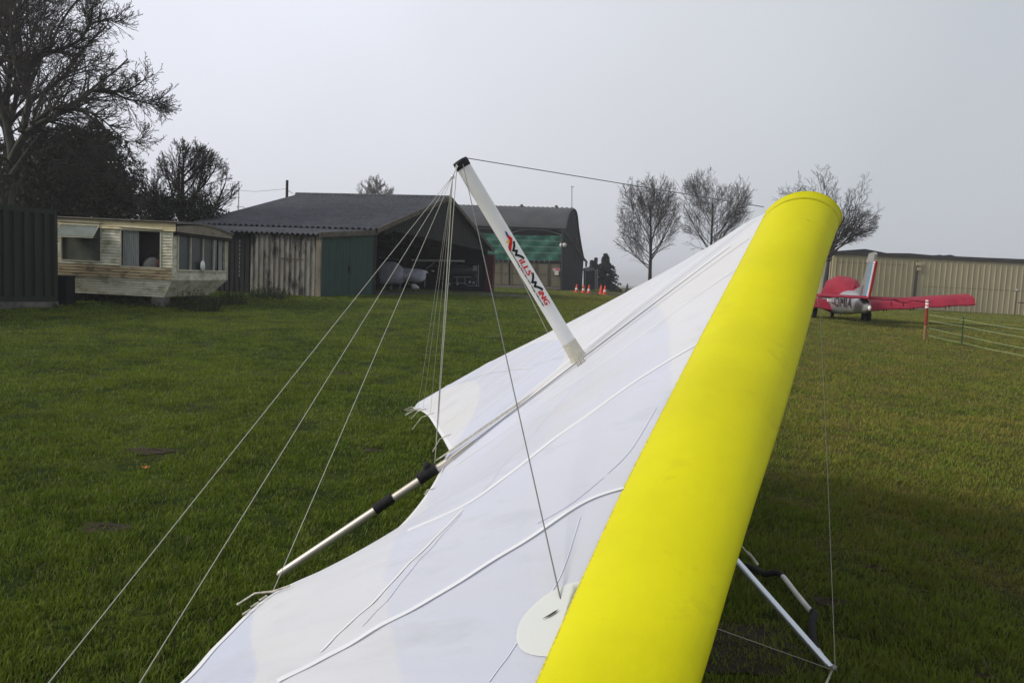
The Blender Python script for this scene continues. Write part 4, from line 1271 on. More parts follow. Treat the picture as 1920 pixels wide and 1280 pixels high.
# side annex left of the hangar
an_ = MB().slab([(xl - .02, HB + .4, zb_), pix(1541, 590, HB + 7.2).xy.to_3d() + V((0, 0, zb_)), pix(1541, 487, HB + 7.2), (xl - .02, HB + .4, zt - .05)], (.15, .05, 0))
an_.build('side_wall', mat('pale_side_wall', (.40, .37, .27), (.34, .31, .23), scale=1, rough=.6), rh)
MB().tube([(xl - .1, HB + .35, zt - .55), pix(1541, 491, HB + 7.1)], .035, 6).build('side_rail', M_fascia, rh)
lp = thing('lamp_post', 'short dark post with small round lamp at the right hangar wall', 'lamp post', (pix(1906, 590, 60).x, 60, .5))
p1 = pix(1907, 546, 60); 
MB().tube([(p1.x, 60, .5), (p1.x, 60, p1.z)], .04, 8).tube([pix(1909, 567, 60), pix(1921, 568, 60)], .04, 6).build('pole', M_pipe, lp)
MB().lathe([(0, .14), (.12, .10), (.16, 0), (.12, -.05), (0, -.07)], 12, c=(p1.x, 60, p1.z + .05)).build('lamp_head', M_galv, lp)

# --- red covered touring aircraft
M_redcov = mat('faded_red_cover', (.30, .022, .045), (.24, .018, .038), scale=1.6, rough=.7, bump=.04, bscale=3, spec=.15, c3=(.34, .035, .06), s3=.9, t3=(.5, .7))
M_redcov2 = mat('bright_red_cover', (.52, .030, .045), (.42, .02, .035), scale=1.5, rough=.65, bump=.03, bscale=3)
M_silver = mat('silver_paint', (.35, .36, .38), (.29, .30, .31), scale=1.5, rough=.38, metal=.35, spec=.5)
M_finblue = mat('stripe_blue', (.10, .42, .62), rough=.5); M_finwhite = mat('stripe_white', (.82, .82, .82), rough=.5)
M_finred = mat('stripe_red', (.48, .03, .05), rough=.5)
AC = V((13.62, 30.8, gz(13.6, 30.8)))
hdir = V((.20, .98, 0)).normalized(); rdir = V((hdir.y, -hdir.x, 0))
plane = thing('red_aircraft', 'silver low-wing aircraft under red wing and canopy covers parked on the right grass', 'aircraft', AC)
def A(f, r_, z): return AC + hdir * f + rdir * r_ + V((0, 0, z))
SC = 1.02
# fuselage stations: f, half width, z top, z bottom
fs_ = [(-4.25, .06, .66, .54), (-4.1, .11, .74, .48), (-3.6, .19, .92, .40), (-2.8, .28, 1.08, .36), (-1.9, .38, 1.19, .32), (-1.0, .48, 1.27, .26), (-.2, .55, 1.28, .24), (.8, .57, 1.24, .26), (1.6, .52, 1.18, .30), (2.4, .42, 1.08, .38), (2.75, .26, .98, .50), (2.85, .1, .85, .6)]
rows = []
for k in range((len(fs_) - 1) * 4 + 1):
    q = k / 4; f_ = crom([V((s_[0], s_[1], 0)) for s_ in fs_], q); zz_ = crom([V((s_[2], s_[3], 0)) for s_ in fs_], q)
    c = (zz_.x + zz_.y) / 2; h = (zz_.x - zz_.y) / 2
    row = []
    for j in range(25):
        a = 2 * PI * j / 24; ca_, sa_ = math.cos(a), math.sin(a)
        row.append(A(f_.x, f_.y * abs(ca_) ** .75 * (1 if ca_ > 0 else -1), c + h * abs(sa_) ** .85 * (1 if sa_ > 0 else -1)))
    rows.append(row)
fus = MB().grid(rows).build('fuselage', M_silver, plane)
MB().lathe([(0, -.08), (.05, -.05), (.06, .06), (0, .1)], 10, c=A(-4.3, 0, .60)).build('tail_lamp', M_finwhite, fus)
# dorsal fairing
MB().slab([A(-1.5, .02, 1.15), A(-3.2, .02, .95), A(-3.4, .02, 1.45), A(-2.4, .02, 1.32)], rdir * -.05).build('dorsal_fairing', M_silver, fus)
# canopy cover (red)
cf = [(-1.55, .14, 1.20, 1.10), (-1.3, .32, 1.38, 1.0), (-.8, .50, 1.62, .95), (-.1, .58, 1.78, .9), (.6, .60, 1.76, .9), (1.1, .56, 1.55, .9), (1.7, .50, 1.28, .85), (2.4, .44, 1.14, .7)]
rows = []
for k in range((len(cf) - 1) * 4 + 1):
    q = k / 4; f_ = crom([V((s_[0], s_[1], 0)) for s_ in cf], q); zz_ = crom([V((s_[2], s_[3], 0)) for s_ in cf], q)
    row = []
    for j in range(21):
        a = PI * j / 20; ca_, sa_ = math.cos(a), math.sin(a)
        wob = 1 + .025 * math.sin(k * .9 + j * .8) + .02 * math.sin(j * 1.9 - k * .5)
        row.append(A(f_.x, (f_.y + .05) * wob * (abs(ca_) ** .6) * (1 if ca_ > 0 else -1), zz_.y + (zz_.x - zz_.y) * wob * sa_ ** .8))
    rows.append(row)
MB().grid(rows).build('canopy_cover', M_redcov, plane)
# flap hanging open on the rear edge
MB().add([A(-1.25, .1, 1.42), A(-1.7, .12, 1.40), A(-1.6, .35, 1.16), A(-1.2, .4, 1.2)], [(0, 1, 2, 3)]).build('cover_flap', M_redcov, plane)
# nose / engine cover lower red bulge
rows = []
for f_, w_, zt_, zb2 in [(-.35, .50, .90, .30), (.3, .60, 1.0, .22), (1.2, .58, 1.05, .24), (2.2, .5, 1.05, .30), (2.95, .34, .95, .45)]:
    rows.append([A(f_, (w_ + .03) * math.cos(a), (zt_ + zb2) / 2 + (zt_ - zb2) / 2 * math.sin(a)) for a in [2 * PI * j / 20 for j in range(21)]])
MB().grid(rows).build('engine_cover', M_redcov2, plane)
# registration on the left rear fuselage
def side_text(body, f0, f1, z0_, z1_, name):
    vs, fs2 = text_mesh(body, 1.0); x0 = min(v.x for v in vs); x1 = max(v.x for v in vs); y0 = min(v.y for v in vs); y1 = max(v.y for v in vs)
    out_ = []
    for v in vs:
        f = f0 + (v.x - x0) / (x1 - x0) * (f1 - f0); z = z0_ + (v.y - y0) / (y1 - y0) * (z1_ - z0_)
        # half width at f
        hwid = .3; zt_ = 1.2; zb3 = .3
        for i in range(len(fs_) - 1):
            if fs_[i][0] <= f <= fs_[i + 1][0]:
                g = (f - fs_[i][0]) / (fs_[i + 1][0] - fs_[i][0])
                hwid = fs_[i][1] * (1 - g) + fs_[i + 1][1] * g; zt_ = fs_[i][2] * (1 - g) + fs_[i + 1][2] * g; zb3 = fs_[i][3] * (1 - g) + fs_[i + 1][3] * g
        cz = (zt_ + zb3) / 2; hh = (zt_ - zb3) / 2
        sn = max(-.98, min(.98, (z - cz) / hh)); sa_ = abs(sn) ** (1 / .85)
        ca_ = math.sqrt(max(0, 1 - sa_ * sa_)) ** .75
        out_.append(A(f, -(hwid * ca_ + .045), z))
    return MB().add(out_, fs2).build(name, M_logoblack, fus)
side_text('-OMIA', -.75, -2.9, .56, .95, 'registration_letters')
bd = MB()
for f_ in (-.62, -.52):
    pass
# wings with red covers: r from root to tip, dihedral
def wing(sgn, name):
    rows = []
    nS = 26
    for k in range(nS + 1):
        r_ = .45 + (4.85 - .45) * k / nS
        z = .62 + (r_ - .45) * .115
        le = .95; te = -.45 - .015 * math.sin(k * 1.1)
        th = .17; droop = -.17 + .010 * math.sin(k * .9 + sgn) + .006 * math.sin(k * 2.3)
        pts_ = [(te, droop), (te + .1, .0 + .03), (-.1, .11), (.35, .14), (.75, .10), (.93, .03), (le, -.03), (.85, -.09), (.3, -.14), (-.2, -.16 + droop * .2), (te, droop - .03)]
        rows.append([A(a, sgn * r_, z + b + a * -(-.12) * 1.0) for a, b in pts_])
    o = MB().grid(rows, smooth=True)
    e_ = rows[-1]; o.add(e_, [tuple(range(len(e_)))])
    o = o.build(name, M_redcov, plane)
    tb = MB()
    for r_ in (1.6, 2.6, 3.9):
        b_ = A(-.1, sgn * r_, .62 + (r_ - .45) * .115 - .15); tb.tube([b_, b_ + V((0, 0, -.2))], .02, 5)
        b_ = A(-.45, sgn * r_, .62 + (r_ - .45) * .115 - .2); tb.tube([b_, b_ + V((0.01, 0, -.10))], .02, 5)
    tb.build('cover_toggle', M_black, o)
    return o
wing(1, 'wing_cover'); wing(-1, 'wing_cover')
# tailplane with red cover
rows = []
for k in range(33):
    r_ = -2.02 + 4.04 * k / 32
    sg_ = .012 * math.sin(k * 1.3) + (.07 if k in (24, 25, 26) else 0)
    z = .98
    rows.append([A(-3.55 + a, r_, z + b) for a, b in [(-.62, -.03 - sg_), (-.5, .03), (-.2, .06), (.1, .04), (.22, -.01), (.1, -.04), (-.3, -.05 - sg_ * .5), (-.62, -.055 - sg_)]])
tp_ = MB().grid(rows); tp_.add(rows[0], [tuple(range(8))]); tp_.add(rows[-1], [tuple(range(7, -1, -1))])
tpo = tp_.build('tailplane_cover', M_redcov, plane)
tb = MB()
for r_ in (-.9, .75, 1.15): tb.tube([A(-4.15, r_, .9), A(-4.15, r_, .72)], .018, 5)
tb.build('cover_toggle', M_black, tpo)
# fin and rudder: swept, slim from behind
def fin_quad(f0, f1, z0_, z1_, sweep, mat_, name, wd=.05, parent=plane, y=0):
    a = A(f0 - 0, y, z0_); 
    return MB().slab([A(f0, y - wd / 2, z0_), A(f1, y - wd / 2, z0_), A(f1 - sweep, y - wd / 2, z1_), A(f0 - sweep, y - wd / 2, z1_)], rdir * wd).build(name, mat_, parent)
fin = MB().slab([A(-2.75, -.03, 1.0), A(-3.72, -.03, .92), A(-4.20, -.03, 2.28), A(-3.62, -.03, 2.28)], rdir * .06).build('fin', M_silver, plane)
MB().slab([A(-3.45, -.045, 2.27), A(-4.45, -.045, 2.24), A(-4.55, -.045, 2.52), A(-4.40, -.045, 2.60), A(-3.75, -.045, 2.58)], rdir * .09).build('fin_cap_cover', mat('grey_cover', (.30, .30, .30), rough=.7), fin)
def strp(fa, fb, m_, nm):
    za, zb3 = .99, 2.27; sw = .55
    MB().slab([A(fa, -.034, za), A(fb, -.034, za), A(fb - sw, -.034, zb3), A(fa - sw, -.034, zb3)], rdir * .068).build(nm, m_, fin)
strp(-3.58, -3.86, M_finblue, 'blue_stripe'); strp(-3.86, -4.07, M_finwhite, 'white_stripe'); strp(-4.07, -4.19, M_finred, 'rudder')
rbm = MB()
for k in range(16):
    z = 1.05 + k * .075; sh = .55 * (z - .99) / 1.28
    rbm.slab([A(-3.65 - sh, -.050, z), A(-4.19 - sh, -.050, z), A(-4.19 - sh, -.050, z + .016), A(-3.65 - sh, -.050, z + .016)], rdir * .1)
rbm.build('rudder_rib', mat('rib_dark', (.20, .16, .2), rough=.6), fin)
# gear
gl = MB()
gl.tube([A(0, .98, .62), A(0, .98, .20)], .055, 8).tube([A(.1, .98, .5), A(-.12, .98, .22)], .03, 6)
gl.tube([A(0, -.98, .62), A(0, -.98, .20)], .055, 8)
gl.build('main_leg', M_darkpaint, plane)
wheel(A(0, 1.06, .2), .22, .15, rdir, plane); wheel(A(0, .86, .19), .18, .08, rdir, plane, hub=False)
wheel(A(0, -1.06, .2), .22, .15, rdir, plane)
wheel(A(1.7, 0, .16), .17, .12, rdir, plane)
MB().tube([A(1.75, 0, .5), A(1.9, 0, .3), A(1.7, .08, .17)], .03, 6).build('nose_leg', M_galv, plane)
MB().tube([A(.9, -.4, .36), A(-.7, -.15, .22)], .03, 6).build('tie_strap', M_galv, plane)
ant = MB(); ant.tube([A(-1.3, .05, 1.2), A(-1.55, .05, 1.75)], .008, 5); ant.build('aerial', M_galv, fus)
MB().box(A(-.52, -.60, .80), (.16, .06, .13)).build('white_patch', M_finwhite, plane)

# --- electric rope fence on the right
M_redwhite = mat('post_red_paint', (.26, .028, .018), (.20, .05, .025), scale=9, rough=.7)
fence = thing('rope_fence', 'low white rope fence running right from the red and white post', 'fence', (pix(1735, 637, 22).x, 22, .33))
pb = gpt(1733.5, 637); DP = pb.y
ptp = pix(1739, 560.5, DP)
def pl(f): return pb.lerp(ptp, f)
post = MB().tube([pl(0) - V((0, 0, .1)), pl(.55), pl(.78)], .045, 10).build('marker_post', M_redwhite, fence)
MB().tube([pl(.36) - V((0, 0, .01)), pl(0) - V((0, 0, .05))], .046, 10).build('bare_wood', mat('bare_wood', (.30, .20, .09), (.20, .11, .05), scale=6, rough=.8, stretch=(1, 1, .3)), post)
for a_, b_, m_ in ((.78, .83, M_finwhite), (.83, .86, M_red), (.86, .91, M_finwhite), (.91, .94, M_finred), (.94, .975, M_finwhite), (.975, 1.0, M_finred)):
    MB().tube([pl(a_), pl(b_)], .0475, 10).build('post_band', m_, post)
s1 = gpt(1803, 646); s2p = pix(1807, 593.5, s1.y)
stake = MB().tube([s1 - V((0, 0, .1)), s2p], .014, 8).build('stake', mat('green_stake', (.012, .045, .02), rough=.6), fence)
s_2 = thing and V((pix(2050, 660, 15.5).x, 15.5, 0)); s_2.z = gz(s_2.x, s_2.y)
MB().tube([s_2, s_2 + V((0, 0, 1.0))], .014, 8).build('stake', bpy.data.materials['green_stake'], fence)
M_rope = mat('white_fence_rope', (.42, .50, .28), (.30, .38, .2), scale=40, rough=.8)
Dn = 15.5
for (ya, ys, ye) in ((590, 599.5, 618), (601, 611.5, 632.5), (615, 629, 653), (629, 643, 667)):
    a = pix(1741, ya, DP); st_ = pix(1806, ys, s1.y); en = pix(1920, ye, 17.6)
    en2 = en + (en - st_) * .8
    MB().tube([a, a.lerp(st_, .5) - V((0, 0, .01)), st_, st_.lerp(en, .5) - V((0, 0, .015)), en, en2], .0055, 5).build('fence_rope', M_rope, fence)
for (ya, ye) in ((590, 602), (601, 611), (615, 622), (628, 640)):
    a = pix(1741, ya, DP); en = pix(1920, ye, 27)
    MB().tube([a, a.lerp(en, .5) - V((0, 0, .02)), en, en + (en - a) * .5], .004, 5).build('fence_rope', M_rope, fence)

# --- old caravan
C0 = V((pix(323, 500, 21.5).x, 21.5, 0)); cu_ = V((-.998, .06, 0)); cv_ = V((.06, .998, 0))
cz0 = gz(C0.x, C0.y)
van = thing('static_caravan', 'weathered cream static caravan with mossy ribbed panels and big windows', 'caravan', (C0.x, C0.y, cz0))
def Cp(u, v, z): return C0 + cu_ * u + cv_ * v + V((0, 0, z))
CLn, CW = 8.6, 3.55
def csz(py_, px_=323, d=21.5): return pix(px_, py_, d).z
zTop, zFb = csz(417), csz(434)
zL1, zL2 = csz(503), csz(525)
zSk = csz(558)
M_vanwhite = mat('caravan_white', (.70, .69, .58), (.52, .50, .37), scale=2.2, rough=.55, c3=(.15, .14, .055), s3=1.8, t3=(.48, .70), stretch=(1, 1, 2.2))
M_vancream = mat('caravan_cream', (.80, .69, .43), (.62, .53, .32), scale=2.0, rough=.6, c3=(.16, .135, .06), s3=2.2, t3=(.56, .74), stretch=(1, 1, 2.5))
M_vanbrown = mat('caravan_brown', (.26, .19, .11), (.34, .28, .17), scale=1.5, rough=.6, c3=(.05, .045, .02), s3=2.5, t3=(.5, .62), stretch=(1, 1, 3))
M_vanshade = mat('caravan_taupe', (.20, .165, .125), (.26, .22, .16), scale=2, rough=.6, c3=(.07, .06, .05), s3=3, t3=(.55, .7))
M_vantrim = mat('caravan_trim', (.58, .55, .44), (.42, .40, .30), scale=5, rough=.5)
def ribbed(mb, a, b, c, d, n, amp, nrm):
    """panel a-b bottom edge, d-c top; horizontal ship-lap ribs"""
    rows = []
    for i in range(n):
        for t, h in ((0, 1), (.86, .25), (.93, -.6)):
            f = (i + t) / n
            p, q = V(a).lerp(V(d), f), V(b).lerp(V(c), f)
            rows.append([p + nrm * amp * h, q + nrm * amp * h])
    rows.append([V(d) + nrm * amp, V(c) + nrm * amp])
    return mb.grid(rows, smooth=False)
nL = -cv_; nE = -cu_
# body openings
def wz(py_): return csz(py_)
wins = []
def uof(px_, zref=500, v=0): 
    p = onplane(px_, zref, C0 + cv_ * v, cv_); return (p - C0).dot(cu_)
w1 = (uof(189), uof(116.5), csz(496), csz(432)); w2 = (uof(300.5), uof(227.5), csz(502.5), csz(436))
body = MB()
zw0, zw1 = min(w1[2], w2[2]) - .01, max(w1[3], w2[3]) + .01
ribbed(body, Cp(CLn, 0, zL1), Cp(0, 0, zL1), Cp(0, 0, w2[2]), Cp(CLn, 0, w2[2]), 1, .008, nL)
nr = 16
def wallpiece(u0, u1, za, zb3, v0=0):
    n = max(1, round((zb3 - za) / .085)); ribbed(body, Cp(u1, v0, za), Cp(u0, v0, za), Cp(u0, v0, zb3), Cp(u1, v0, zb3), n, .017, nL)
wallpiece(0, w2[0], w2[2], zFb); wallpiece(w2[1], w1[0], w2[2], zFb); wallpiece(w1[1], 4.9, w2[2], zFb); wallpiece(5.9, CLn, w2[2], zFb); wallpiece(4.9, 5.9, w2[2], zFb)
wallpiece(w2[0], w2[1], w2[3], zFb); wallpiece(w1[0], w1[1], w1[3], zFb)
if w1[2] > w2[2] + .02: wallpiece(w1[0], w1[1], w2[2], w1[2])
body.slab([Cp(CLn, .02, zL2), Cp(CLn, CW, zL2), Cp(CLn, CW, zTop), Cp(CLn, .02, zTop)], cu_ * .05)
body.slab([Cp(0, CW, zL2), Cp(CLn, CW, zL2), Cp(CLn, CW, zTop), Cp(0, CW, zTop)], cv_ * .05)
# end wall with window hole
def vof(px_, zref=500): 
    p = onplane(px_, zref, C0, cu_); return (p - C0).dot(cv_)
ve0, ve1 = vof(333), vof(420)
def ez(px_, py_): return onplane(px_, py_, C0, cu_).z
ez0, ez1 = ez(333, 505), ez(333, 441)
def endpiece(v0, v1, za, zb3, ribs=False, m=body):
    if ribs: ribbed(m, Cp(0, v0, za), Cp(0, v1, za), Cp(0, v1, zb3), Cp(0, v0, zb3), max(1, round((zb3 - za) / .085)), .008, nE)
    else: m.slab([Cp(0, v0, za), Cp(0, v1, za), Cp(0, v1, zb3), Cp(0, v0, zb3)], cu_ * .03)
endpiece(0, ve0, ez0, zFb); endpiece(ve1, CW, ez0, zFb); endpiece(0, CW, zL2 - .0, ez0); endpiece(ve0, ve1, ez1, zFb)
body.build('body', M_vanwhite, van)
MB().tube([Cp(-.012, -.012, zL2), Cp(-.012, -.012, zFb)], .018, 6).tube([Cp(-.01, CW, zL2), Cp(-.01, CW, zFb)], .018, 6).build('corner_trim', M_vantrim, van)
fb_ = MB(); ribbed(fb_, Cp(CLn, -.04, zFb), Cp(-.12, -.04, zFb), Cp(-.12, -.04, zTop), Cp(CLn, -.04, zTop), 4, .012, nL); fb_.build('cream_fascia', M_vancream, van)
# curved front fascia
fe = MB(); rows = []
zc = lambda v: zTop + .02 + .17 * math.sin(PI * min(1, v / CW)) * .9 - .02
nF = 24
for i in range(6):
    f = i / 5
    for t_, h_ in ((0, 1), (.8, .3)):
        if i == 5 and t_ > 0: break
        rows.append([Cp(-.14 - .012 * h_, -.04 + (CW + .08) * k / nF, zFb + (zTop - .10 + .12 * math.sin(PI * k / nF) - zFb) * (f + t_ / 5)) for k in range(nF + 1)])
fe.grid(rows, smooth=False).build('end_fascia', M_vanshade, van)
MB().slab([Cp(-.13, 0, zFb - .09), Cp(-.13, CW, zFb - .09), Cp(-.13, CW, zFb + .01), Cp(-.13, 0, zFb + .01)], cu_ * .12).build('end_soffit', M_darkint, van)
rfm = MB(); rows = []
for k in range(nF + 1):
    v = -.10 + (CW + .2) * k / nF; z = zTop + .02 + .12 * math.sin(PI * k / nF) - .10 * (k / nF)
    rows.append([Cp(-.18, v, z - .07), Cp(-.18, v, z), Cp(CLn + .1, v, z), Cp(CLn + .1, v, z - .07)])
rfm.grid(rows).build('roof', mat('caravan_roof', (.13, .12, .11), (.08, .08, .07), scale=3, rough=.8), van)
MB().tube([Cp(-.2, -.11, zTop - .0), Cp(CLn, -.11, zTop + .0)], .022, 6).build('gutter', M_barge, van)
bn = MB(); ribbed(bn, Cp(CLn, -.02, zL2), Cp(0.0, -.02, zL2), Cp(0.0, -.02, zL1), Cp(CLn, -.02, zL1), 4, .016, nL); bn.build('brown_band', M_vanbrown, van)
# tapered skirt
sk = MB()
ins = .30; insv = .28
ribbed(sk, Cp(CLn, insv * .4, zSk), Cp(ins, insv * .4, zSk), Cp(0, 0, zL2), Cp(CLn, 0, zL2), 7, .016, nL); sk.build('skirt', M_vanwhite, van)
sk2 = MB(); ribbed(sk2, Cp(ins + .06, .0 + .1, zSk - .0), Cp(ins + .06, CW - .45, zSk), Cp(0, CW, zL2), Cp(0, 0, zL2), 7, .016, nE); sk2.build('skirt', M_vanwhite, van)
MB().tube([Cp(-.005, -.005, zL2), Cp(ins, insv * .4 - .01, zSk)], .018, 6).build('corner_trim', M_vantrim, van)
# underside + chassis and blocks
MB().slab([Cp(ins + .1, .3, zSk + .02), Cp(CLn, .3, zSk + .02), Cp(CLn, CW - .3, zSk + .02), Cp(ins + .1, CW - .45, zSk + .02)], V((0, 0, .06))).build('chassis', M_darkint, van)
bk = MB()
for u, v in ((.55, .45), (.45, .15), (3.2, .6), (6, .6), (.8, 2.8)): bk.box(Cp(u, v, cz0 + (zSk - cz0) / 2), (.38, .22, zSk - cz0))
bk.build('support_block', mat('concrete_block', (.16, .155, .14), (.09, .085, .075), scale=5, rough=.9), van)
# windows
M_glass = mat('dusty_glass', (.06, .07, .066), (.14, .15, .12), scale=2.0, rough=.12, spec=.6, c3=(.14, .15, .07), s3=1.5, t3=(.5, .8), stretch=(1, 1, .8))
M_glassd = mat('dark_glass', (.012, .014, .016), (.02, .022, .024), scale=2, rough=.08, spec=.7)
M_glassf = mat('misted_glass', (.035, .050, .052), (.055, .070, .072), scale=3, rough=.3, spec=.5)
M_curt = mat('net_curtain', (.34, .36, .36), (.22, .24, .23), scale=14, rough=.9, stretch=(3, 3, .2), bump=.01)
def frame(mbf, u0, u1, z0_, z1_, t=.035, v=-.03):
    for a, b, c_, d_ in ((u0, u1, z0_ - t, z0_), (u0, u1, z1_, z1_ + t), (u0 - t, u0, z0_ - t, z1_ + t), (u1, u1 + t, z0_ - t, z1_ + t)):
        mbf.slab([Cp(a, v, c_), Cp(b, v, c_), Cp(b, v, d_), Cp(a, v, d_)], cv_ * .05)
    return mbf
def drape(name, u0, u1, z0_, z1_, v, par, m=M_curt, n=40, amp=.025):
    rows = []
    for z in (z0_, z1_): rows.append([Cp(u0 + (u1 - u0) * k / n, v + amp * math.sin(k * 1.15), z) for k in range(n + 1)])
    return MB().grid(rows).build(name, m, par)
# left window: top vent open
f1 = frame(MB(), *w1).build('window', M_vantrim, van)
zv = csz(453)
MB().slab([Cp(w1[0], .02, w1[2]), Cp(w1[1], .02, w1[2]), Cp(w1[1], .02, zv), Cp(w1[0], .02, zv)], cv_ * .01).build('pane', M_glass, f1)
vent = MB(); a0, a1 = w1[0] + .02, w1[1] - .0
vtop = w1[3] + .04; vb = csz(453.5); vo = -.34
vent.slab([Cp(a0, -.04, vtop), Cp(a1, -.04, vtop), Cp(a1 + .03, vo, vb + .02), Cp(a0 - .0, vo, vb + .02)], V((0, -.01, .012)))
ventp = vent.build('vent_pane', mat('vent_glass', (.16, .19, .17), (.10, .12, .09), scale=4, rough=.25, spec=.6), f1)
MB().tube([Cp(a0, -.05, vtop), Cp(a0, vo - .01, vb), Cp(a1 + .03, vo - .01, vb), Cp(a1, -.05, vtop), Cp(a0, -.05, vtop)], .018, 6).build('vent_frame', M_vantrim, ventp) if False else MB().tube([Cp(a0, -.05, vtop), Cp(a0, vo - .01, vb), Cp(a1 + .03, vo - .01, vb), Cp(a1, -.05, vtop), Cp(a0, -.05, vtop)], .018, 6).build('vent_frame', M_vantrim, f1)
drape('net_curtain', w1[0], w1[1], w1[2], w1[3], .09, f1)
# right window: curtain and dark room
f2 = frame(MB(), *w2).build('window', M_vantrim, van)
cu1 = w2[1] - (w2[1] - w2[0]) * .43
drape('curtain', cu1, w2[1], w2[2], w2[3], .05, f2)
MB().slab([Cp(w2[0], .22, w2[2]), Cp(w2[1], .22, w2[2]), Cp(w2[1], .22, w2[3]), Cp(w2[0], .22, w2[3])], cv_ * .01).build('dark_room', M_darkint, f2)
pm = MB(); pm.lathe([(0, .09), (.12, .07), (.24, .02), (.25, -.06), (.2, -.1), (0, -.11)], 14, c=Cp(w2[0] + .34, .13, w2[2] + .06), M=Matrix.Rotation(R(75), 3, 'X')); pm.build('cushion', mat('cushion_grey', (.12, .125, .12), (.07, .075, .075), scale=4, rough=.9), f2)
MB().lathe([(0, .08), (.10, .06), (.13, 0), (.1, -.07), (0, -.08)], 12, c=Cp(w2[0] + .07, .14, w2[2] + .10), M=Matrix.Rotation(R(75), 3, 'X')).build('cushion', mat('cushion_red', (.035, .008, .007), rough=.9), f2)
MB().tube([Cp(w2[0] - .08, -.07, w2[3] + .07), Cp(w2[1] + .03, -.07, w2[3] + .10)], .02, 6).build('rain_strip', M_vantrim, f2)
MB().tube([Cp(w1[0] - .08, -.07, w1[3] + .12), Cp(w1[1] + .03, -.07, w1[3] + .13)], .02, 6).build('rain_strip', M_vantrim, f1)
# end bay window: four panes
fwm = MB()
for (a, b, c_, d_) in ((ve0, ve1, ez0 - .05, ez0), (ve0, ve1, ez1, ez1 + .05), (ve0 - .05, ve0, ez0 - .05, ez1 + .05), (ve1, ve1 + .05, ez0 - .05, ez1 + .05)):
    fwm.slab([Cp(-.04, a, c_), Cp(-.04, b, c_), Cp(-.04, b, d_), Cp(-.04, a, d_)], cu_ * .05)
vm = [ve0, vof(356.5), vof(380), vof(400), ve1]
for v_ in vm[1:-1]: fwm.slab([Cp(-.03, v_ - .02, ez0), Cp(-.03, v_ + .02, ez0), Cp(-.03, v_ + .02, ez1), Cp(-.03, v_ - .02, ez1)], cu_ * .04)
f3 = fwm.build('window', M_vantrim, van)
for i in range(4):
    MB().slab([Cp(.03, vm[i], ez0), Cp(.03, vm[i + 1], ez0), Cp(.03, vm[i + 1], ez1), Cp(.03, vm[i], ez1)], cu_ * .01).build('pane', M_glassf if i < 3 else M_glassd, f3)
rows = []
for z in (ez0, ez1): rows.append([Cp(.0 + .012 * math.sin(k * 1.3), vm[3] + (ve1 - vm[3]) * (.45 + .4 * k / 16), z) for k in range(17)])
MB().grid(rows).build('curtain', M_curt, f3)
ds = pix(380, 499, 22)
dc = onplane(380, 499, C0 - cu_ * .06, cu_)
MB().lathe([(0, .01), (.17, .01), (.17, -.01), (0, -.01)], 20, c=dc, M=Matrix.Rotation(R(90), 3, 'Y')).build('round_sticker', M_finwhite, f3)
# dark bin and weeds by the caravan
M_weed = mat('weed_leaf', (.018, .026, .010), (.035, .045, .016), scale=6, rough=.8)
def weeds(name, c, rx, ry, h, n, label, cat='plant', seed=1, m=None, grp=None):
    rnd = random.Random(seed); mb = MB()
    for i in range(n):
        a = rnd.random() * 2 * PI; q = rnd.random() ** .5
        x, y = rx * q * math.cos(a), ry * q * math.sin(a)
        hh = h * (1 - .5 * q) * rnd.uniform(.5, 1.1)
        tx, ty = x + rnd.uniform(-.15, .15), y + rnd.uniform(-.15, .15)
        nb = 7
        for k in range(nb):
            f = (k + rnd.random()) / nb
            p = V((x + (tx - x) * f, y + (ty - y) * f, hh * f)); s_ = rnd.uniform(.03, .06)
            d1 = V((rnd.uniform(-1, 1), rnd.uniform(-1, 1), rnd.uniform(-.2, .8))).normalized() * s_; d2 = V((rnd.uniform(-1, 1), rnd.uniform(-1, 1), rnd.uniform(-.5, .5))).normalized() * s_ * .5
            mb.add([c + p, c + p + d1 * .5 + d2, c + p + d1, c + p + d1 * .5 - d2], [(0, 1, 2, 3)])
        mb.tube([c + V((x, y, 0)), c + V((tx, ty, hh))], [.006, .003], 3, cap=False)
    o = mb.build(name, m or M_weed, root=c); return tag(o, label, cat, grp)
def gv(px_, d): p = G(px_, d); return p
weeds('weed_clump', gv(375, 21.0), .6, .4, .75, 130, 'dark weed clump growing against the caravan bay-window end', seed=2)
weeds('weed_clump', gv(425, 23.5), .8, .5, .5, 110, 'low weeds between the caravan and black boarding', seed=3)
weeds('weed_clump', gv(505, 27.5), .8, .5, .65, 120, 'weeds at the foot of the stained white sheet wall', seed=4)
weeds('weed_clump', gv(480, 26.5), 1.2, .5, .4, 120, 'ragged weeds in front of the black boarding', seed=5)
weeds('weed_clump', gv(270, 21.6), 1.4, .5, .28, 160, 'thin weeds in the gap under the caravan floor', seed=6)
bn_ = thing('dark_bin', 'dark box standing between the container and caravan', 'bin', G(121, 20.8))
q = G(121, 20.8)
MB().box((q.x, q.y, q.z + .38), (.36, .4, .76)).build('bin_body', mat('bin_plastic', (.012, .013, .016), rough=.6), bn_)
MB().box((q.x, q.y - .01, q.z + .78), (.40, .44, .05)).build('bin_lid', mat('bin_lid_plastic', (.018, .02, .024), rough=.5), bn_)

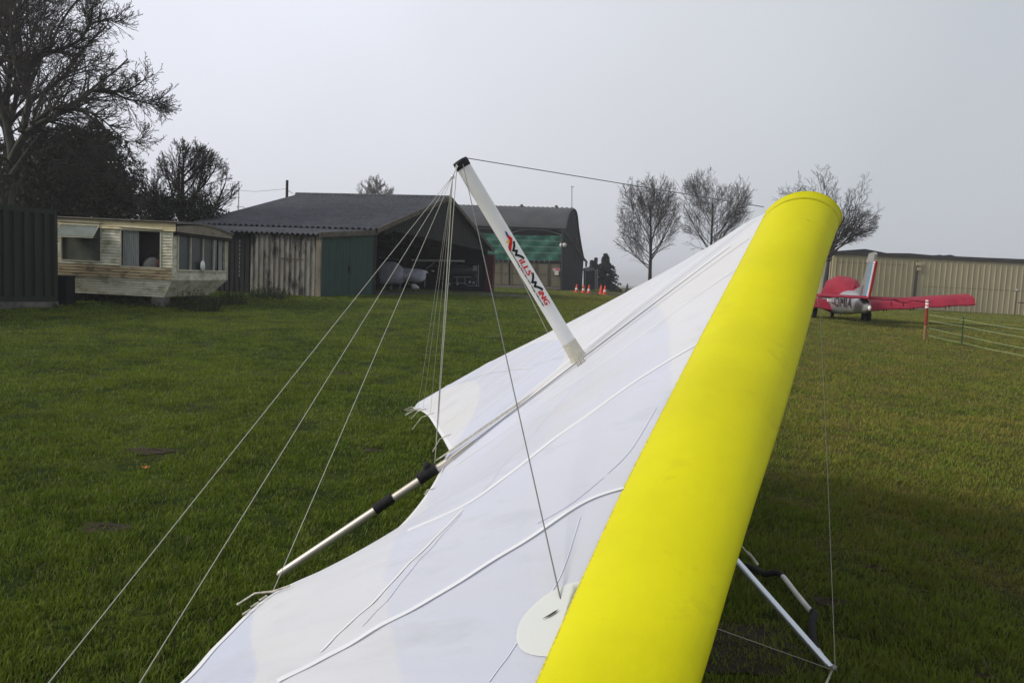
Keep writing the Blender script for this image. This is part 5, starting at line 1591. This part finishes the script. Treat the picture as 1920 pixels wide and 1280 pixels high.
# --- shipping container at the far left
M_cont = mat('container_green', (.016, .026, .019), (.030, .034, .026), scale=1.2, rough=.7, c3=(.040, .026, .016), s3=2.5, t3=(.55, .72), stretch=(2.5, 2.5, .4))
k0 = pix(107, 480, 20.0); k0.z = 0
zc0 = pix(107, 570, 20).z; zc1 = pix(107, 394, 20).z
kdir = V((-.45, -.89, 0)).normalized(); kn = V((.89, -.45, 0)).normalized()
zc0 = gz(k0.x, 20) + .18
cont = thing('shipping_container', 'dark green corrugated container at the left edge beside the caravan', 'container', (k0.x, k0.y, gz(k0.x, k0.y)))
def K(u, v, z): return k0 + kdir * u + kn * -v + V((0, 0, z))
MB().corr(K(.10, .04, zc0), K(6.0, .04, zc0), K(6.0, .04, zc1 - .12), K(.10, .04, zc1 - .12), 23, .07, kn, 0, prof='box').build('side_panel', M_cont, cont)
fmc = MB()
fmc.box(K(.06, .03, (zc0 + zc1) / 2), (.12, .12, zc1 - zc0)); fmc.slab([K(0, -.03, zc1 - .13), K(6, -.03, zc1 - .13), K(6, -.03, zc1), K(0, -.03, zc1)], -kn * .1)
fmc.slab([K(0, -.03, zc0 - .05), K(6, -.03, zc0 - .05), K(6, -.03, zc0 + .1), K(0, -.03, zc0 + .1)], -kn * .1)
fmc.slab([K(0, .07, zc1 - .04), K(6, .07, zc1 - .04), K(6, 2.4, zc1 - .04), K(0, 2.4, zc1 - .04)], V((0, 0, .03)))
fmc.slab([K(.0, .1, zc0), K(.0, 2.4, zc0), K(.0, 2.4, zc1 - .05), K(.0, .1, zc1 - .05)], kdir * .05)
fmc.build('container_frame', M_cont, cont)
MB().slab([K(-.0, -.06, zc0 - .20), K(6, -.06, zc0 - .20), K(6, -.06, zc0 - .04), K(-.0, -.06, zc0 - .04)], -kn * .2).build('sleeper', mat('pale_sleeper', (.17, .16, .14), (.05, .05, .045), scale=2.5, rough=.9, c3=(.03, .03, .02), s3=3, t3=(.5, .6)), cont)

# --- orange leaf on the grass
lf = gpt(273, 890); 
mbl = MB(); n = 10; ring = []
for k in range(n): 
    rr_ = .035 * (1 if k % 2 else .45) * (1.2 if k == 5 else 1); ring.append((lf.x + rr_ * math.cos(k * 2 * PI / n), lf.y + rr_ * math.sin(k * 2 * PI / n), lf.z + .055 + (.015 if k % 2 else 0)))
mbl.add(ring + [(lf.x, lf.y, lf.z + .058)], [(k, (k + 1) % n, n) for k in range(n)])
o = mbl.build('fallen_leaf', mat('orange_leaf', (.55, .13, .03), (.45, .2, .04), scale=40, rough=.6), root=lf); tag(o, 'single orange fallen leaf lying on the left grass', 'leaf')
# ================================================================== TREES
class TB:
    """fast tube collector for branches"""
    def __init__(s): s.v = []; s.f = []
    def seg(s, pts, rs, n=3):
        b = len(s.v); k = len(pts); ax = None
        for i, p in enumerate(pts):
            if i < k - 1: t = pts[i + 1] - p
            else: t = p - pts[i - 1]
            if ax is None:
                ax = t.cross(V((.3, .2, 1)))
                if ax.length < 1e-5: ax = V((1, 0, 0))
                ax.normalize(); bx = t.cross(ax).normalized()
            r = rs[i]
            for j in range(n):
                a = 2 * PI * j / n
                q = p + ax * (r * math.cos(a)) + bx * (r * math.sin(a)); s.v.append((q.x, q.y, q.z))
        for i in range(k - 1):
            for j in range(n):
                j2 = (j + 1) % n
                s.f.append((b + i * n + j, b + i * n + j2, b + (i + 1) * n + j2, b + (i + 1) * n + j))
    def build(s, name, m, parent):
        mb = MB(); mb.v = s.v; mb.f = s.f; mb.sm = [True] * len(s.f)
        return mb.build(name, m, parent)
def rdirc(rnd): 
    return V((rnd.gauss(0, 1), rnd.gauss(0, 1), rnd.gauss(0, 1))).normalized()
def grow(trunk, crown, rnd, p, d, L, r, lev, P):
    nseg = P['seg'][lev]; pts = [p]; rs = [r]
    kids = P['kids'][lev] if lev < len(P['kids']) else 0
    rend = r * P['taper']
    cen, rad = P.get('cen'), P.get('rad')
    for i in range(nseg):
        d = (d + rdirc(rnd) * P['wob'][lev] + V((0, 0, P['trop'][lev]))).normalized()
        p = p + d * (L / nseg)
        pts.append(p); rs.append(max(P['rmin'], r + (rend - r) * (i + 1) / nseg))
        if cen is not None and lev > 0:
            q = p - cen
            if (q.x / rad.x) ** 2 + (q.y / rad.y) ** 2 + (q.z / rad.z) ** 2 > 1.0 + .25 * rnd.random(): break
    (trunk if lev <= P['tl'] else crown).seg(pts, rs, 7 if lev == 0 else (5 if lev <= 1 else 3))
    if kids:
        n = len(pts) - 1
        kk = max(1, int(kids * rnd.uniform(.75, 1.25) * (n / nseg)))
        for c in range(kk):
            f = P['start'][lev] + (1 - P['start'][lev]) * (c + rnd.random() * .8) / kk
            f = min(.999, f) * n; i = int(f); q = pts[i].lerp(pts[i + 1], f - i); td = (pts[i + 1] - pts[i]).normalized()
            sp = P['spread'][lev] * rnd.uniform(.7, 1.3)
            side = rdirc(rnd); side = (side - td * side.dot(td))
            if side.length < .01: continue
            side.normalize()
            nd = (td * math.cos(sp) + side * math.sin(sp)).normalized()
            rr = (rs[i]) * P['rr'][lev] * rnd.uniform(.75, 1.1)
            grow(trunk, crown, rnd, q, nd, L * P['lr'][lev] * rnd.uniform(.65, 1.2) * (1.12 - .45 * f / n), max(P['rmin'], rr), lev + 1, P)
M_bark = mat('bark', (.025, .022, .018), (.05, .045, .036), scale=6, rough=.9, bump=.02, bscale=20)
M_barkgrey = mat('grey_green_bark', (.020, .021, .015), (.045, .045, .034), scale=4, rough=.9)
M_twig = mat('twig', (.032, .027, .025), (.052, .043, .038), scale=3, rough=.9)
M_twighaze = mat('hazed_twig', (.15, .135, .125), (.20, .18, .17), scale=3, rough=.9)  # distance haze over the far tree is put into this colour
M_twigr = mat('reddish_twig', (.042, .031, .027), (.064, .046, .038), scale=3, rough=.9)
BASE = dict(seg=[7, 6, 5, 4, 3, 3], kids=[14, 9, 7, 5, 0], start=[.28, .2, .15, .1, 0], spread=[.7, .6, .6, .6, .6], wob=[.05, .12, .16, .2, .22, .2],
            trop=[.02, .10, .07, .05, .03, 0], rr=[.45, .55, .55, .6, .6], lr=[.55, .5, .48, .5, .5], taper=.25, rmin=.011, tl=1)
def tree(name, label, pxb, d, h, kw, m_tr, m_cr, seed, group=None, x=None, lean=V((0, 0, 1)), r0=.2, zb=None, extra=None, first=1.0):
    g = G(pxb, d)
    if zb is not None: g.z = zb
    t = thing(name, label, 'tree', g, group)
    P = dict(BASE); P.update(kw)
    rnd = random.Random(seed); tr = TB(); crn = TB()
    if 'env' in kw:
        (cx, cy, rx, ry) = kw['env']
        c = pix(cx, cy, d); P['cen'] = c; k = d / FOC; P['rad'] = V((rx * k, rx * k, ry * k))
    grow(tr, crn, rnd, V(g), V(lean).normalized(), h * first, r0, 0, P)
    if extra: extra(tr, crn, rnd, P, g)
    tr.build('trunk', m_tr, t); crn.build('crown', m_cr, t)
    return t
k_ = lambda pxs, d: pxs * d / FOC
# three bare trees beyond the sail
GR = 'bare round-crowned trees beyond the sail'
RT = dict(kids=[26, 12, 9, 5, 0], start=[.30, .10, .08, .1, 0], wob=[.03, .09, .11, .13, .15, .2], rr=[.34, .45, .5, .6, .6], rmin=.0075, taper=.2, tl=0)
tree('bare_tree', 'bare tree with narrow egg-shaped crown nearest to the cones', 1217, 68, k_(205, 68), dict(RT, env=(1212, 408, 57, 88), spread=[.85, .60, .6, .55, .5], trop=[0, .05, .05, .03, .02, 0], lr=[.78, .50, .46, .5, .5]), M_bark, M_twigr, 5, GR, r0=.21, first=.80)
tree('bare_tree', 'bare tree with pointed upright twigs, middle one beyond the sail', 1330, 66, k_(222, 66), dict(RT, env=(1336, 395, 63, 86), spread=[.85, .56, .58, .55, .5], trop=[0, .07, .06, .04, .02, 0], lr=[.78, .50, .46, .5, .5]), M_bark, M_twig, 11, GR, r0=.21, first=.80)
def many(n, zlo, zhi, lean_out, L, r, env=None):
    def f(tr, crn, rnd, P, g):
        for k in range(n):
            a = 2 * PI * (k + rnd.random() * .6) / n
            lo_ = lean_out * rnd.uniform(.35, 1.35); dd = V((math.cos(a) * lo_, math.sin(a) * lo_, 1)).normalized()
            grow(tr, crn, rnd, V(g) + V((0, 0, rnd.uniform(zlo, zhi))), dd, L * rnd.uniform(.8, 1.1), r, 1, P)
    return f
tree('bare_tree', 'wide windswept bare tree half hidden behind the yellow nose', 1545, 58, k_(130, 58), dict(env=(1553, 384, 92, 86), kids=[10, 11, 7, 5, 0], start=[.6, .2, .15, .1, 0], spread=[.9, .5, .5, .55, .5], trop=[0, .02, .03, .02, .0, 0], wob=[.05, .14, .2, .26, .28, .2], lr=[.75, .52, .5, .5, .5], rmin=.008, taper=.25, tl=0), M_bark, M_twig, 8, GR, r0=.24,
     extra=many(15, k_(85, 58), k_(130, 58), 1.25, k_(105, 58), .07))
tree('bare_tree', 'faint pale bare tree showing above the shed roof ridge', 697, 112, k_(150, 112), dict(env=(695, 372, 52, 44), kids=[26, 9, 7, 4, 0], start=[.4, .2, .1, .1, 0], spread=[.8, .5, .5, .5, .5], lr=[.45, .5, .5, .5, .5], rmin=.02, tl=0), M_twighaze, M_twighaze, 4, None, r0=.25)
# conifers by the tank
M_needle = mat('conifer_green', (.010, .020, .018), (.022, .038, .030), scale=1.5, rough=.8)
M_evergreen = mat('evergreen_leaf', (.014, .017, .009), (.038, .042, .018), scale=2, rough=.75, spec=.2)
M_ivy = mat('ivy_leaf', (.011, .016, .008), (.030, .036, .015), scale=2.5, rough=.6, spec=.3)
def leafy(mb, rnd, c, rx, ry, rz, n, s, droop=0.0, shell=.45, shape=None):
    for i in range(n):
        u = rdirc(rnd); q = shell + (1 - shell) * rnd.random() ** .6
        lump = 1 + .22 * math.sin(u.x * 5 + c.x) * math.cos(u.y * 4 + c.y) + .18 * math.sin(u.z * 7 + u.x * 6)
        p = V((u.x * rx, u.y * ry, u.z * rz)) * q * lump + c
        if shape and not shape(p): continue
        a = rdirc(rnd) * s * rnd.uniform(.6, 1.4); b = rdirc(rnd); b = (b - a.normalized() * b.dot(a.normalized())).normalized() * s * .5
        a.z -= droop * s
        mb.v.extend([tuple(p - a * .5), tuple(p + b), tuple(p + a * .5), tuple(p - b)])
        k = len(mb.v) - 4; mb.f.append((k, k + 1, k + 2, k + 3)); mb.sm.append(False)
def conifer(label, px_, pyb, pyt, halfw, d, seed, grp=None):
    rnd = random.Random(seed); b = G(px_, d); tp = pix(px_, pyt, d).z; H_ = tp - b.z; Wd = halfw * d / FOC
    t = thing('conifer_tree', label, 'tree', b, grp)
    MB().tube([b, b + V((0, 0, H_ * .97))], [.16, .02], 6).build('trunk', M_bark, t)
    mb = MB()
    nb = 130
    for i in range(nb):
        f = (i / nb) ** .9; z = H_ * (.03 + .95 * f); a = rnd.random() * 2 * PI
        ln_ = Wd * (1.05 - f) ** .62 * rnd.uniform(.55, 1.15) * (.85 if f > .62 else 1)
        if f > .72: ln_ *= .55
        m_ = 26
        for k in range(m_):
            g = (k + 1) / m_
            c = b + V((math.cos(a) * ln_ * g, math.sin(a) * ln_ * g, z + ln_ * (.25 * g - .45 * g * g)))
            leafy(mb, rnd, c, .22, .22, .13, 3, .20, .5, shell=.1)
    mb.build('crown', M_needle, t)
conifer('large dark conifer right of the tank', 1131, 540, 475, 36, 96, 3)
conifer('slim small conifer rising behind the tank', 1113, 540, 483, 8, 110, 5, 'small conifers behind the tank')
conifer('low small conifer close to the hangar wall', 1106, 540, 488, 10, 108, 6, 'small conifers behind the tank')

# left group
BIG = dict(seg=[7, 8, 6, 5, 4, 3], kids=[10, 10, 8, 6, 3, 0], start=[.35, .2, .15, .1, .1, 0], spread=[.75, .6, .6, .6, .6, .6], wob=[.08, .17, .2, .24, .25, .25],
           trop=[.0, .03, .03, .03, .02, 0], rr=[.55, .55, .55, .55, .6, .6], lr=[.62, .52, .5, .5, .5, .5], rmin=.009, taper=.35, tl=2)
D1 = 29.0
def limbs(paths):
    def f(tr, crn, rnd, P, g):
        for pth, r in paths:
            pts = [pix(a, b, D1 + dz) for a, b, dz in pth]
            sm = [crom(pts, k * .5) for k in range(2 * (len(pts) - 1) + 1)]
            n = len(sm) - 1
            rs = [r * (1 - .8 * i / n) for i in range(n + 1)]
            tr.seg(sm, rs, 6)
            for i in range(2, n + 1):
                td = (sm[i] - sm[i - 1]).normalized()
                for c in range(6):
                    side = rdirc(rnd); side = (side - td * side.dot(td)).normalized()
                    nd = (td * .75 + side * .75 + V((0, 0, .12))).normalized()
                    grow(tr, crn, rnd, sm[i], nd, rnd.uniform(.55, 1.15) * (1.25 - .5 * i / n), max(.012, rs[i] * .55), 3, P)
    return f
front_limbs = [
    ([(22, 300, 0), (45, 255, -.4), (85, 225, -.6), (130, 205, -.5), (165, 172, -.3), (200, 170, 0), (235, 172, .2), (270, 150, .2)], .14),
    ([(205, 170, 0), (235, 185, .3), (262, 190, .5), (290, 197, .5)], .05),
    ([(60, 235, -.4), (95, 205, -.8), (140, 202, -.9), (175, 215, -.8), (205, 235, -.6), (235, 265, -.5), (265, 262, -.4)], .09),
    ([(20, 330, 0), (48, 290, .6), (78, 255, 1.0), (110, 260, 1.4), (150, 285, 1.6), (190, 275, 1.6)], .10),
    ([(40, 250, -.3), (55, 190, -.2), (50, 140, 0), (75, 100, .2), (110, 95, .2), (150, 75, .2), (170, 45, .2), (200, 40, .2), (225, 40, .1)], .13),
    ([(150, 75, .2), (168, 45, .1), (172, 20, 0), (168, 2, 0)], .05),
    ([(52, 170, 0), (30, 120, -.3), (20, 70, -.5), (30, 20, -.6), (60, -30, -.6)], .11),
    ([(22, 300, 0), (10, 230, .4), (-20, 170, .6), (-50, 110, .8)], .13),
    ([(60, 235, 0), (78, 180, .8), (110, 150, 1.2), (150, 130, 1.3), (190, 120, 1.2)], .07),
    ([(60, 235, .3), (110, 245, .6), (160, 262, .8), (210, 285, 1.0), (250, 320, 1.1)], .06),
    ([(45, 270, .5), (100, 300, 1.0), (160, 320, 1.2), (225, 345, 1.4), (262, 372, 1.5)], .06),
    ([(262, 192, .5), (285, 190, .5), (300, 203, .5)], .02),
]
tree('bare_tree', 'large gnarled bare tree with limbs reaching over the caravan', 6, D1, k_(175, D1), dict(BIG, kids=[5, 7, 6, 5, 3, 0]), M_barkgrey, M_twig, 21, None, r0=.30, lean=V((.09, 0, 1)), extra=limbs(front_limbs))
D2 = 35.0
tree('bare_tree', 'tall dense dark-twigged tree at the top left corner behind the gnarled one', 55, D2, k_(540, D2), dict(BIG, kids=[30, 13, 9, 6, 3, 0], start=[.36, .08, .1, .1, .1, 0], spread=[.8, .6, .6, .6, .6, .6], env=(50, 135, 160, 220), rmin=.009, tl=1), M_bark, M_twigr, 33, None, r0=.30)
def evergreen(name, label, px_, d, blobs, n, s, m_, seed, cat='tree'):
    rnd = random.Random(seed); b = G(px_, d); t = thing(name, label, cat, b)
    mb = MB(); tr = MB()
    for (bx_, by_, rx, ry) in blobs:
        c = pix(bx_, by_, d) + V((0, rnd.uniform(-.6, .6), 0)); k = d / FOC
        leafy(mb, rnd, c, rx * k, rx * k * .8, ry * k, int(n * rx * ry / 2500), s, .4, shell=.25)
        tr.tube([b + V((rnd.uniform(-.2, .2), 0, 0)), (b + c) / 2 + V((rnd.uniform(-.3, .3), 0, 0)), c], [.14, .09, .03], 5, cap=False)
    tr.build('trunk', M_bark, t); mb.build('crown', m_, t)
evergreen('evergreen_tree', 'dark evergreen mass directly behind the caravan roof', 150, 33, [(60, 330, 75, 70), (130, 320, 70, 75), (190, 345, 65, 62), (95, 380, 90, 50), (215, 390, 60, 48), (160, 270, 50, 40), (20, 380, 60, 60), (225, 360, 30, 40)], 4200, .13, M_evergreen, 9)
GRD = dict(BIG, kids=[20, 10, 7, 5, 3, 0], start=[.10, .1, .1, .1, .1, 0], spread=[.75, .5, .5, .5, .5, .5], trop=[0, .09, .08, .05, .03, 0], wob=[.05, .1, .14, .2, .2, .2], env=(345, 375, 90, 108), rmin=.008, tl=1)
tree('round_thicket_tree', 'round bushy bare tree with ivy-dark base between caravan and shed roof', 340, 38, k_(215, 38), GRD, M_bark, M_twigr, 14, None, r0=.2,
     extra=many(10, .3, 1.6, .9, k_(125, 38), .07))
evergreen('ivy_bush', 'dark ivy-clad bush low behind the caravan roof and shed', 335, 37, [(310, 385, 38, 30), (350, 388, 42, 26), (385, 400, 36, 16), (280, 390, 36, 32)], 2600, .12, M_ivy, 10, cat='bush')
# ================================================================== HAZE
hz_ = bpy.data.materials.new('pale_haze'); hz_.use_nodes = True
t = hz_.node_tree
for n_ in list(t.nodes):
    if n_.type == 'BSDF_PRINCIPLED': t.nodes.remove(n_)
pv = t.nodes.new('ShaderNodeVolumePrincipled'); pv.inputs['Density'].default_value = .0009
pv.inputs['Color'].default_value = (.93, .95, 1, 1); pv.inputs['Anisotropy'].default_value = .2
t.links.new(pv.outputs[0], [n_ for n_ in t.nodes if n_.type == 'OUTPUT_MATERIAL'][0].inputs['Volume'])
hb_ = MB().box((0, 0, 9.5), (5200, 5200, 31)).build('haze', hz_)
tag(hb_, kind='stuff')
print('faces', sum(len(o.data.polygons) for o in scene.objects if o.type == 'MESH'))
